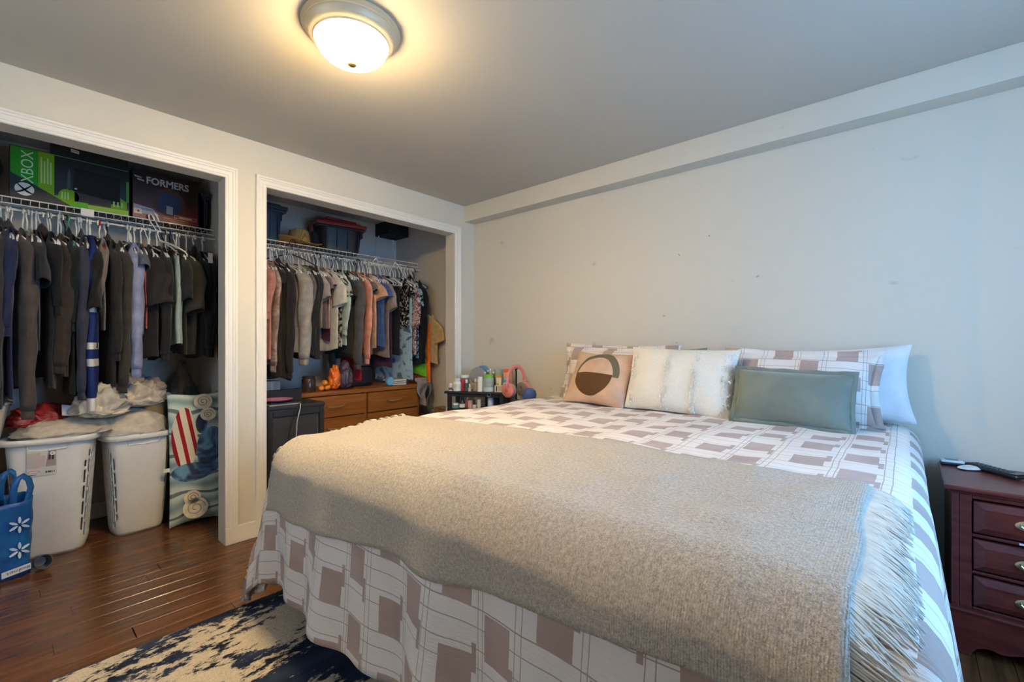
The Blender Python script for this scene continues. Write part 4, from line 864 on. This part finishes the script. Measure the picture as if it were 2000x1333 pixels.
bp = pillow('body_pillow', 'long body pillow printed with pale green waves and red stripes, standing on the floor', .285, .80, .11, t.m, (-.475, -1.885, .006), .0, PI / 2 - .10, 0, 41, pinch=.05, n=34)
bp.rotation_euler = Euler((-.10, 0, PI / 2 - .06), 'XYZ'); bp['group'] = ''; del bp['group']
def swirl(cx, cz, r, nm):
    pts = [];
    for k in range(26): a = k / 25 * 3.6 * PI; q = r * (1 - k / 30); pts.append((cx + q * math.cos(a), -.058, cz + q * math.sin(a)))
    return pts
for cx, cz, r in ((-.02, .10, .050), (-.035, .165, .030), (.03, .735, .035), (.055, .655, .028)):
    o = MB().prism([(cx + (r + .014) * math.cos(a), cz + (r + .012) * math.sin(a)) for a in [k * PI / 12 for k in range(24)]], lambda a, b, d: (a, d, b), -.050, -.0545).build('cloud_applique', F((222, 210, 186)), bp, smooth=False, bevel=.001)
    MB().tube([(x, -.0548, z) for x, y, z in swirl(cx, cz, r, '')], .0014, 4).build('outline', F((60, 52, 50)), o)
box('care_tag', (-.165, -.004, .33), (-.135, .004, .352), P((220, 214, 204)), bp, bevel=0)
# beige tub at the left edge on a dark crate
cr = box('storage_crate', (-.86, -3.02, 0), (-.57, -2.70, .50), M((30, 28, 28), .6), None, bevel=.006); tag(cr, 'dark crate standing on the closet floor at the far left edge', 'crate')
tu = thing('plastic_tub', 'beige plastic tub at the left edge of the photo above the blue tote bag', 'tub', (-.70, -2.805, .501))
def tubg(u, v):
    a = u * 2 * PI; n = 5; ca, sa = math.cos(a), math.sin(a); r = 1 / ((abs(ca) ** n + abs(sa) ** n) ** (1 / n)); k = .62 + .38 * min(1, v * 1.0); return (.14 * k * r * ca, .155 * k * r * sa, .30 * v)
MB().grid(tubg, 48, 8, True, False, True).build('tub_body', P((206, 196, 172), .5), tu, angle=False, solid=.004)
MB().tube([tubg(k / 48, 1) for k in range(49)], .008, 6, False).build('rim', P((206, 196, 172), .5), tu)
heap('blue_cloth', 'bright blue cloth lying in the beige tub', 'cloth', (-.70, -2.79, .79), (.10, .11, .06), F((80, 132, 196)), 51)
# blue shopping tote
bt = thing('tote_bag', 'shiny blue reusable shopping bag with papers standing at the left edge of the photo', 'bag', (-.42, -2.765, 0), .22)
t = NT('blue_bag_film'); v = t.coord(); t.base(t.ramp(t.noise(v, 5, 3), [(.3, lin((12, 66, 128))), (.7, lin((32, 104, 168)))])); t.rough(.32, .5); t.bump(t.noise(v, 7, 4, .6, .5), .6, .02); m_bag = t.m
def bagw(u, v):
    a = u * 2 * PI; n = 6; ca, sa = math.cos(a), math.sin(a); r = 1 / ((abs(ca) ** n + abs(sa) ** n) ** (1 / n)); k = .95 + .06 * v
    return (.10 * k * r * ca + .010 * nz((ca * 2, sa * 2, v * 3), 1.2, 4), .175 * k * r * sa + .008 * nz((ca * 2, sa * 2, v * 3), 1.5, 8), .345 * v + .022 * v * sa + .008 * v * nz((ca, sa, 0), 3))
MB().grid(bagw, 64, 16, True, False, True).build('bag_body', m_bag, bt, angle=False, solid=.002)
for s in (.088, -.088):                               # flat ribbon handles
    ctr = [(.100, .30), (.098, .36), (.100, .42), (.112, .462), (.134, .474), (.155, .450), (.163, .410), (.152, .360), (.135, .30)]
    rows = []
    for i_, (a_, b_) in enumerate(ctr):
        p0, p1 = ctr[max(i_ - 1, 0)], ctr[min(i_ + 1, len(ctr) - 1)]; tx, tz = p1[0] - p0[0], p1[1] - p0[1]; q = math.hypot(tx, tz)
        rows.append(((a_ - tz / q * .012, b_ + tx / q * .012), (a_ + tz / q * .012, b_ - tx / q * .012), .010 * math.sin(i_ * .8)))
    mb = MB(); n_ = len(rows)
    mb.add([(s + o_, *p) for p, _, o_ in rows] + [(s + o_ + .008, *p) for _, p, o_ in rows], [(k, k + 1, n_ + k + 1, n_ + k) for k in range(n_ - 1)]); mb.build('handle', m_bag, bt, angle=False, solid=.003)
petal = [(0, .006), (.004, .012), (.0055, .024), (.003, .036), (0, .038), (-.003, .036), (-.0055, .024), (-.004, .012)]
for cz in (.250, .130):
    for k in range(6):
        an = k * PI / 3; MB().prism([(.118 + a * math.cos(an) - b * math.sin(an), cz + a * math.sin(an) + b * math.cos(an)) for a, b in petal], lambda a, b, d: (d, a, b), .106, .1115).build('print_petal', P((196, 210, 226)), bt, smooth=False)
sl = MB().prism([(.060, .020), (.155, .030), (.155, .056), (.060, .046)], lambda a, b, d: (d, a, b), .104, .112).build('white_strip', P((214, 216, 220)), bt, smooth=False)
text('lettering', '#walmart', .020, P((40, 60, 84)), sl, (.1125, .152, .049), Matrix(((0, 0, 1), (-.995, .1, 0), (-.1, -.995, 0))).to_euler(), sx=1.0)
for k, (x_, c_) in enumerate(((.03, (170, 164, 158)), (-.01, (120, 78, 50)), (-.045, (188, 180, 170)))):
    o = box('magazine', (-.004, -.12, 0), (.004, .10, .30 + .012 * k), M(c_, .5, 0, .3, 14), None, bevel=.001)
    o.location = (-.42 + x_, -2.80, .045); o.rotation_euler = (0, .06, .22); tag(o, ('grey magazine nearest the front inside the blue shopping bag', 'brown magazine in the middle inside the blue shopping bag', 'pale magazine at the back inside the blue shopping bag')[k], 'magazine')
cp = thing('metal_cup', 'small grey metal cup lying between the blue bag and the white basket', 'cup', (-.405, -2.560, .033), .4, rot=(0, PI / 2 - .2, .25))
MB().lathe([(0, 0), (.026, 0), (.032, .02), (.033, .055), (.030, .055), (.029, .02), (.022, .006), (0, .006)], 28).build('cup', M((120, 118, 116), .35, .8), cp)
# stuff behind the pillow
heap('grey_blanket', 'grey blanket bundled behind the body pillow in the left closet', 'blanket', (-.92, -1.87, .004), (.10, .11, .96), F((112, 108, 108)), 61, 0, .12, flat_base=True)
heap('dark_bag', 'dark green bag slumped behind the body pillow in the left closet', 'bag', (-.70, -1.865, .004), (.10, .10, .82), F((40, 48, 46)), 66, 0, .12, flat_base=True)
# ================================================================ right closet floor: dresser and cabinet
t = NT('orange_brown_veneer'); v = t.coord('Object', (9, 1.0, 14)); g = t.noise(v, 3, 5, .6, .4)
t.base(t.ramp(g, [(.3, lin((128, 74, 28))), (.7, lin((166, 102, 44)))])); t.rough(.4, .4); m_ven = t.m
DX, DY0, DY1, DZ = -.42, -1.300, -.262, .748
dr_ = thing('dresser', 'orange brown wooden dresser with curved brass pulls standing in the right closet', 'dresser', (DX, DY0, 0)); DL = DY1 - DY0
def db(n, a, b, par=None, bv=.003): return box(n, a, b, m_ven, par or dr_, bevel=bv)
db('side_panel', (-.46, 0, 0), (0, .02, .718)); db('side_panel', (-.46, DL - .02, 0), (0, DL, .718)); db('back_panel', (-.46, .02, .03), (-.45, DL - .02, .718))
db('top', (-.465, -.008, .718), (.012, DL + .008, DZ)); db('plinth', (-.44, .02, 0), (-.02, DL - .02, .07)); db('divider', (-.445, DL / 2 - .012, .07), (-.004, DL / 2 + .012, .718))
m_pull = M((186, 150, 92), .35, .8)
for c in range(2):
    y0 = .024 + c * (DL / 2 - .006); y1 = y0 + DL / 2 - .042
    for r in range(4):
        z1 = .712 - r * .162; z0 = z1 - .155
        d = db('drawer', (-.40, y0, z0), (.010, y1, z1)); yc, zc = (y0 + y1) / 2, (z0 + z1) / 2
        MB().tube([(.010, yc - .062, zc + .006), (.026, yc - .060, zc + .002), (.033, yc - .03, zc - .002), (.033, yc + .03, zc - .002), (.028, yc + .058, zc + .004), (.020, yc + .074, zc + .014)], [.006, .0055, .005, .005, .0045, .003], 8).build('handle', m_pull, d)
# dark cabinet
m_dark = M((40, 38, 38), .45)
cb2 = thing('cabinet', 'low charcoal cabinet with framed front panel beside the right closet casing', 'cabinet', (-.065, -1.635, 0))
box('body', (-.27, 0, 0), (-.022, .345, .700), m_dark, cb2, bevel=.003); box('top', (-.275, -.005, .700), (.004, .350, .722), m_dark, cb2, bevel=.004)
for a, b in (((-.022, 0, 0), (0, .03, .700)), ((-.022, .315, 0), (0, .345, .700)), ((-.022, .03, .655), (0, .315, .700)), ((-.022, .03, 0), (0, .315, .05))): box('frame_rail', a, b, m_dark, cb2, bevel=.003)
box('front_panel', (-.020, .032, .052), (-.010, .313, .653), M((54, 53, 52), .5), cb2, bevel=.002)
MB().tube([(-.006, .306, .06), (-.006, .303, .3), (-.006, .301, .5), (-.006, .297, .645)], .005, 8, True, .5).build('metal_strip', M((150, 156, 158), .3, .9), cb2)
kb = box('storage_box', (-.40, -1.55, DZ + .002), (-.60, -1.318, DZ + .058), M((20, 18, 19), .6), None, bevel=.003)
kb.data = MB().box((-.407, -1.60, .60), (-.347, -1.312, .79)).mesh('storage_box', False); kb.data.materials.append(M((20, 18, 19), .6)); tag(kb, 'black flat box standing between the charcoal cabinet and the dresser', 'box')
pt = thing('plate', 'pink rimmed plate lying on the charcoal cabinet', 'plate', (-.17, -1.545, .7395))
MB().lathe([(0, 0), (.045, 0), (.085, .010), (.092, .016), (.088, .016), (.05, .005), (0, .004)], 40).build('dish', P((222, 120, 160), .3), pt)
MB().lathe([(0, .006), (.04, .007), (.052, .012), (.05, .014), (0, .010)], 32).build('pattern', P((176, 130, 150), .3), pt)
for k, (z, c, l) in enumerate(((.7225, (150, 152, 156), 'grey notebook under the pink plate'), (.731, (40, 40, 44), 'black notebook under the pink plate'))):
    o = box('notebook', (-.245, -1.62 + .01 * k, z), (-.085, -1.44 + .012 * k, z + .007), M(c, .5), None, bevel=.001); tag(o, l, 'notebook')
for pts, c, l in (([(-.058, -1.455, .728), (-.045, -1.475, .70), (-.045, -1.51, .60), (-.046, -1.545, .42), (-.046, -1.55, .20), (-.035, -1.55, .012)], (30, 29, 30), 'thin black cable hanging down the front of the charcoal cabinet'),
                  ([(-.058, -1.445, .728), (-.043, -1.455, .70), (-.040, -1.475, .62), (-.040, -1.482, .50), (-.042, -1.460, .36), (-.042, -1.45, .15), (-.03, -1.45, .010)], (196, 190, 184), 'thin white cable curving down the front of the charcoal cabinet')):
    sm = []
    for i in range(len(pts) - 1):
        for q in range(5): f_ = q / 5; sm.append(Vector(pts[i]).lerp(Vector(pts[i + 1]), f_))
    sm.append(Vector(pts[-1])); o = MB().tube(sm, .0028, 6).build('cable', P(c), None, angle=False); tag(o, l, 'cable')
bx_ = box('white_box', (-.80, -1.62, .0), (-.66, -1.33, .83), M((168, 170, 168), .6), None, bevel=.004); tag(bx_, 'tall pale grey box behind the charcoal cabinet in the right closet', 'box')
# on the dresser
ZD = DZ + .0015
heap('orange_bag', 'bright orange crumpled plastic bag standing on the dresser', 'bag', (-.50, -1.000, ZD + .05), (.045, .040, .135), M((240, 116, 24), .4, 0, .15, 14), 71, 0, .35)
for k, (y, z) in enumerate(((-1.115, .023), (-1.068, .023), (-1.088, .060))):
    o = heap('orange_fruit', ('small orange ball at the left of the orange bag on the dresser', 'small orange ball in the middle beside the orange bag', 'small orange ball resting against the orange bag')[k], 'ball', (-.47, y, ZD + z), (.022, .022, .021), M((234, 140, 30), .45), 81 + k, 0, .06); 
    for v_ in o.data.vertices:
        if v_.co.z < 0: v_.co.z *= 2.6
jar = thing('glass_jar', 'brown glass jar at the left end of the dresser top', 'jar', (-.50, -1.195, ZD)); MB().lathe([(0, 0), (.045, 0), (.048, .01), (.048, .09), (.04, .10), (.036, .10), (.042, .09), (.042, .012), (0, .01)], 28).build('jar_body', M((62, 44, 34), .15), jar); MB().lathe([(.0, .10), (.044, .10), (.045, .115), (0, .117)], 28).build('jar_lid', M((40, 30, 26), .4), jar)
heap('plastic_bag', 'purple grey plastic bag beside the orange bag on the dresser', 'bag', (-.50, -.912, ZD + .055), (.055, .055, .15), M((74, 62, 76), .3, 0, .3, 15), 87, 0, .4)
hbx = box('handbag', (-.76, -.85, ZD), (-.60, -.60, ZD + .165), M((32, 32, 38), .4), None, bevel=.03); tag(hbx, 'black navy handbag sitting in the middle of the dresser top', 'handbag')
sp_ = thing('round_clock', 'small round pale blue clock at the right part of the dresser top', 'clock', (-.455, -.545, ZD), 0)
MB().lathe([(0, 0), (.036, 0), (.038, .004), (.038, .020), (.034, .024), (0, .024)], 32).build('case', P((92, 150, 178)), sp_, loc=(0, 0, .040), rot=(0, PI / 2, .0)); box('foot', (-.01, -.02, 0), (.03, .02, .006), P((40, 60, 70)), sp_)
MB().lathe([(0, 0), (.030, 0), (.031, .002), (0, .002)], 32).build('dial', P((120, 176, 200)), sp_, loc=(.0245, 0, .040), rot=(0, PI / 2, 0))
for k, (c, l) in enumerate((((190, 168, 130), 'cream paperback lowest in the small book stack on the dresser'), ((60, 48, 44), 'dark paperback in the small book stack on the dresser'), ((206, 190, 160), 'pale paperback on top of the small book stack'))):
    b = thing('book', l, 'book', (-.53, -.44, ZD + k * .0165), .1 * (k - 1), 'books on the dresser'); box('cover', (-.06, -.075, 0), (.07, .075, .015), M(c, .6), b, bevel=.001); box('pages', (.0705, -.072, .002), (.0715, .072, .013), M((220, 210, 190), .8), b, bevel=0)
mb = MB().grid(lambda u, v: (-.405 + .035 * math.sin(u * 5 + v * 2) * v + .03 * (v < .15) * -1, -.300 + .14 * u * (1 - .45 * v) + .02 * math.sin(v * 9) * v, .800 - .20 * v - .05 * u * v), 16, 22)
o = mb.build('grey_cloth', F((146, 136, 126)), None, angle=False, solid=.006); tag(o, 'grey cloth hanging over the right corner of the dresser', 'cloth')
mb = MB().grid(lambda u, v: (-.385 + .03 * math.sin(u * 4 + v * 3), -.205 + .06 * u + .015 * math.sin(v * 7), .76 - .24 * v), 10, 18); o = mb.build('grey_cloth', F((116, 108, 102)), None, angle=False, solid=.006); tag(o, 'darker grey cloth trailing beside the right side of the dresser', 'cloth')
bx2 = box('cardboard_box', (-.33, -.165, 0), (-.16, -.066, .545), M((120, 92, 52), .8, 0, .12, 20), None, bevel=.003); tag(bx2, 'brown cardboard box standing against the right wall inside the right closet', 'box')
box('tape', (-.329, -.1655, .50), (-.161, -.1652, .53), M((128, 100, 60), .4), bx2, bevel=0)
# ================================================================ corner shelf unit
m_bs = M((24, 22, 22), .4)
AN = math.atan2(.20, .40); UZ = .735
cs = thing('corner_shelf', 'small black shelf unit crowded with bottles in the room corner', 'shelf', (.118, -.402, 0), AN)
UW, UD = .45, .205
box('top_board', (-.02, -.01, UZ - .018), (UW + .02, UD, UZ), m_bs, cs); box('middle_board', (.02, 0, .585), (UW, UD, .600), m_bs, cs); box('bottom_board', (.02, 0, .08), (UW, UD, .095), m_bs, cs)
for x in (0, UW - .03): 
    for y in (0, UD - .03): box('post', (x, y, 0), (x + .03, y + .03, UZ - .018), m_bs, cs)
box('side_panel', (UW - .004, .03, .10), (UW + .004, UD - .03, UZ - .02), m_bs, cs); box('top_rail', (.03, .002, UZ - .040), (UW - .03, .018, UZ - .018), m_bs, cs); box('back_panel', (.245, UD - .012, .60), (UW - .03, UD - .004, UZ - .02), m_bs, cs)
def on_unit(x, y, z=UZ):
    c_, s_ = math.cos(AN), math.sin(AN); return (.118 + x * c_ - y * s_, -.402 + x * s_ + y * c_, z + .001)
GB = 'toiletries on the black shelf unit'
def bottle(nm, label, x, y, prof, col, cap=None, capcol=(235, 232, 226), band=None, bandcol=None, z=UZ, cat='bottle', rough=.3, rz=0):
    t_ = thing(nm, label, cat, on_unit(x, y, z), AN + rz, GB); MB().lathe(prof, 24).build('body', M(col, rough, 0, .05), t_)
    h = prof[-1][1]
    if cap: r, hc = cap; MB().lathe([(0, h), (r, h), (r, h + hc * .9), (r * .92, h + hc), (0, h + hc)], 20).build('cap', P(capcol), t_)
    if band: z0, z1, r = band; MB().lathe([(r, z0), (r + .0006, z0), (r + .0006, z1), (r, z1)], 24).build('paper_label', M(bandcol, .6), t_)
    return t_
def cyl(r, h, sh=.0, neck=None): return [(0, 0), (r, 0), (r, h - sh), (neck or r, h), (0, h)]
bottle('pill_bottle', 'tiny white bottle at the left front of the black shelf top', .02, .02, cyl(.014, .040, .008, .009), (228, 222, 208), (.010, .018), (238, 234, 226), (.008, .026, .0142), (120, 70, 60))
bottle('pill_bottle', 'large white vitamin bottle near the left of the shelf top', .072, .030, cyl(.030, .075, .012, .022), (232, 228, 216), (.023, .020), (240, 236, 228), (.02, .055, .0304), (220, 212, 196))
bottle('lotion_tube', 'red tube standing right of the large white vitamin bottle', .112, .055, cyl(.013, .085), (176, 40, 52), (.011, .014), (176, 40, 52), cat='tube')
bottle('glass_jar', 'clear grey jar with white lid at the back left of the shelf top', .090, .150, cyl(.036, .095), (150, 146, 142), (.037, .022), (236, 232, 226), cat='jar', rough=.1)
bottle('spray_bottle', 'green and clear spray bottle with white nozzle on the shelf top', .145, .040, cyl(.016, .062, .015, .008), (60, 90, 70), (.009, .024), (236, 234, 230))
bottle('serum_bottle', 'small pale pink dropper bottle on the shelf top', .178, .020, cyl(.013, .034, .008, .006), (196, 156, 140), (.006, .022), (240, 236, 230))
bottle('perfume_bottle', 'faceted clear perfume bottle in the middle of the shelf top', .215, .065, cyl(.022, .070, .010, .010), (170, 158, 148), (.012, .024), (206, 196, 186), rough=.1)
bottle('lotion_bottle', 'tall cream white lotion bottle beside the green capped jar', .262, .020, cyl(.020, .098, .012, .016), (230, 222, 204), (.017, .016), (234, 226, 210))
bottle('candle_jar', 'grey green ribbed jar with bright green lid on the shelf top', .322, .045, [(0, 0), (.040, 0), (.041, .030), (.039, .033), (.041, .036), (.041, .064), (.039, .067), (.041, .070), (.040, .098), (.034, .106), (0, .106)], (168, 176, 164), (.034, .022), (120, 206, 40), (.002, .034, .0415), (206, 208, 202), cat='jar')
bottle('drinking_glass', 'mint glass tumbler behind the green capped jar', .372, .140, [(0, .0), (.026, 0), (.034, .165), (.030, .165), (.024, .01), (0, .008)], (150, 176, 162), cat='glass', rough=.15)
mk = thing('makeup_box', 'white cardboard box with black stripe at the right front of the shelf top', 'box', on_unit(.435, .028), AN, GB); box('carton', (-.055, -.018, 0), (.055, .018, .050), M((214, 208, 200), .6), mk, bevel=.001); box('black_stripe', (-.042, -.0186, .006), (-.034, -.0181, .044), m_blk, mk, bevel=0); box('picture_panel', (-.028, -.0186, .008), (.048, -.0181, .042), M((188, 176, 168), .5), mk, bevel=0)
for nm, lb, x, y, w_, h_, c1, c2 in (('lotion_box', 'cream and orange lotion box standing behind the white makeup box', .395, .085, .021, .125, (226, 214, 170), (220, 140, 40)), ('lotion_box', 'orange topped lotion box standing at the right of the shelf top', .455, .126, .032, .170, (206, 150, 110), (206, 96, 30))):
    t_ = thing(nm, lb, 'box', on_unit(x, y), AN, GB); box('carton', (-w_, -.015, 0), (w_, .015, h_ * .84), M(c1, .5), t_, bevel=.002); box('carton_top', (-w_, -.015, h_ * .84), (w_, .015, h_), M(c2, .5), t_, bevel=.002); box('print', (-w_ * .7, -.0156, .02), (w_ * .1, -.0151, h_ * .5), M(c2, .5), t_, bevel=0)
bottle('cream_jar', 'bright blue cream jar at the right of the shelf top', .455, .078, cyl(.026, .088, .006, .022), (76, 138, 172), (.024, .018), (150, 176, 186), (.03, .07, .0264), (196, 206, 212), cat='jar')
mr = thing('hand_mirror', 'round grey mirror standing at the back of the shelf top', 'mirror', on_unit(.205, .125), AN, GB)
MB().lathe([(0, 0), (.066, 0), (.068, .003), (.066, .006), (0, .006)], 40).build('disc', M((120, 110, 100), .25, .3), mr, loc=(0, .012, .112), rot=(PI / 2 - .12, 0, 0)); MB().tube([(0, .02, .05), (0, .03, .0)], .006, 8).build('handle', m_blk, mr); box('foot', (-.03, -.01, 0), (.03, .035, .006), m_blk, mr)
og = thing('ornament', 'plain rounded blue ornament behind the round mirror on the shelf top', 'ornament', on_unit(.235, .178), AN, GB); MB().lathe([(0, 0), (.05, 0), (.062, .06), (.064, .12), (.050, .165), (.03, .188), (0, .193)], 32, (0, 0, 0), 1, .30).build('body', P((84, 138, 168), .5), og)
for k in range(4):
    bottle('cosmetic_tube', ('slim pink tube', 'slim brown pencil tube', 'slim pale green tube', 'slim dusty rose tube')[k] + ' standing among the jars on the shelf top', .275 + k * .022, .100 + .012 * (k % 2), cyl(.008, .135 + .012 * (k % 3)), ((206, 150, 150), (120, 84, 66), (176, 196, 176), (170, 110, 104))[k], (.007, .012), (230, 224, 216), cat='tube')
# shelf below
ZM = .600
for a in ((.060, .03, 'jar', 'stack of blue and white cream jars on the lower black shelf', cyl(.024, .026), (96, 146, 150), (.024, .014), (228, 222, 212)), (.112, .035, 'bottle', 'dark green bottle with white label on the lower black shelf', cyl(.022, .065, .016, .010), (38, 46, 36), (.010, .026), (24, 26, 24)),
          (.150, .05, 'tube', 'red and cream striped tube on the lower black shelf', cyl(.014, .075, .03, .006), (170, 70, 64), (.006, .01), (226, 216, 190)), (.180, .025, 'box', 'pale pink carton on the lower black shelf', cyl(.017, .062), (206, 170, 156), None, None), (.218, .015, 'dropper bottle', 'dark dropper bottle with white label on the lower black shelf', cyl(.015, .045, .010, .008), (44, 34, 30), (.007, .028), (24, 22, 22)),
          (.250, .030, 'carton', 'cream carton right of the dropper bottle on the lower shelf', cyl(.015, .074), (222, 210, 186), None, None), (.335, .06, 'bottle', 'white bottle in the right bay of the lower black shelf', cyl(.024, .10, .01, .015), (196, 200, 214), (.014, .012), (220, 222, 226))):
    bottle(a[2].replace(' ', '_') if a[2] not in ('box', 'carton') else 'cosmetic_carton', a[3], a[0], a[1], a[4], a[5], a[6], a[7] or (0, 0, 0), (.008, .036, a[4][1][0] + .0004) if 'label' in a[3] else None, (220, 214, 206), z=ZM, cat=a[2] if a[2] != 'carton' else 'box')
rg = thing('key_ring', 'silver metal ring hanging at the front edge of the black shelf', 'ring', on_unit(.345, -.014, UZ - .020), AN, GB); MB().tube([(.013 * math.cos(k * PI / 12), 0, .013 * math.sin(k * PI / 12)) for k in range(25)], .0028, 6, False).build('ring', M((176, 176, 180), .25, .9), rg)
# ---------------------------------------------------------------- low table, headphones, ornament
lt = thing('side_table', 'low black table hidden behind the bed carrying the headphone stand', 'table', (.68, -.17, 0))
box('table_top', (-.14, -.12, .615), (.135, .12, .635), m_bs, lt)
for x in (-.12, .115):
    for y in (-.10, .10): box('leg', (x - .012, y - .012, 0), (x + .012, y + .012, .6148), m_bs, lt)
hs = thing('headphone_stand', 'black post headphone stand on a blue base', 'stand', (.625, -.17, .636), .55)
MB().lathe([(0, 0), (.056, 0), (.058, .014), (.046, .034), (.026, .048), (.010, .054), (0, .055)], 28).build('base', P((66, 96, 140), .5), hs); MB().tube([(0, 0, .05), (0, 0, .258), (0, -.012, .272), (0, -.035, .276), (0, .035, .276)], .0055, 8).build('post', m_blk, hs)
hp = thing('headphones', 'salmon pink over-ear headphones hanging on the black stand', 'headphones', (.625, -.17, .636 + .276 + .006), 1.5)
hp.scale = (1.15, 1.15, 1.15); m_pk, m_pk2 = P((226, 132, 118), .4), P((150, 132, 122), .6)
band_ = [(.078 * math.sin(a) * .92, 0, -.064 + .078 * math.cos(a)) for a in [math.radians(q) for q in range(-100, 101, 10)]]
MB().tube(band_, .0125, 8, True, .45).build('headband', m_pk, hp, angle=False)
for s in (-1, 1):
    MB().tube([(s * .076, 0, -.055), (s * .080, 0, -.10), (s * .074, 0, -.125)], [.012, .012, .010], 8, True, .5).build('arm', m_pk, hp, angle=False)
    c_ = MB().lathe([(0, 0), (.020, 0), (.022, .002), (.040, .004), (.045, .008), (.045, .022), (.042, .026), (0, .026)], 32, (0, 0, 0), 1, 1.15).build('ear_cup', m_pk, hp, loc=(s * .088, 0, -.135), rot=(0, -s * PI / 2, 0))
    MB().lathe([(.016, 0), (.041, 0), (.045, .006), (.043, .016), (.032, .020), (.016, .016), (.014, .004)], 32, (0, 0, .026), 1, 1.15).build('ear_pad', m_pk2, c_)
    MB().lathe([(.010, -.001), (.013, -.0015), (.013, 0), (.010, 0)], 24).build('cup_ring', M((206, 110, 98), .3), c_)
orn = thing('ornament', 'plain blue rounded ornament standing right of the headphones', 'ornament', (.765, -.19, .636), .6)
MB().lathe([(0, 0), (.044, 0), (.050, .02), (.046, .05), (.040, .062), (.046, .075), (.052, .10), (.046, .128), (.026, .146), (0, .150)], 32, (0, 0, 0), 1, .85).build('body', P((66, 88, 138), .45), orn); MB().lathe([(.0, .0), (.024, .002), (.020, .04), (0, .05)], 20, (0, -.032, .008), 1, .5).build('front_patch', P((110, 164, 196), .5), orn)
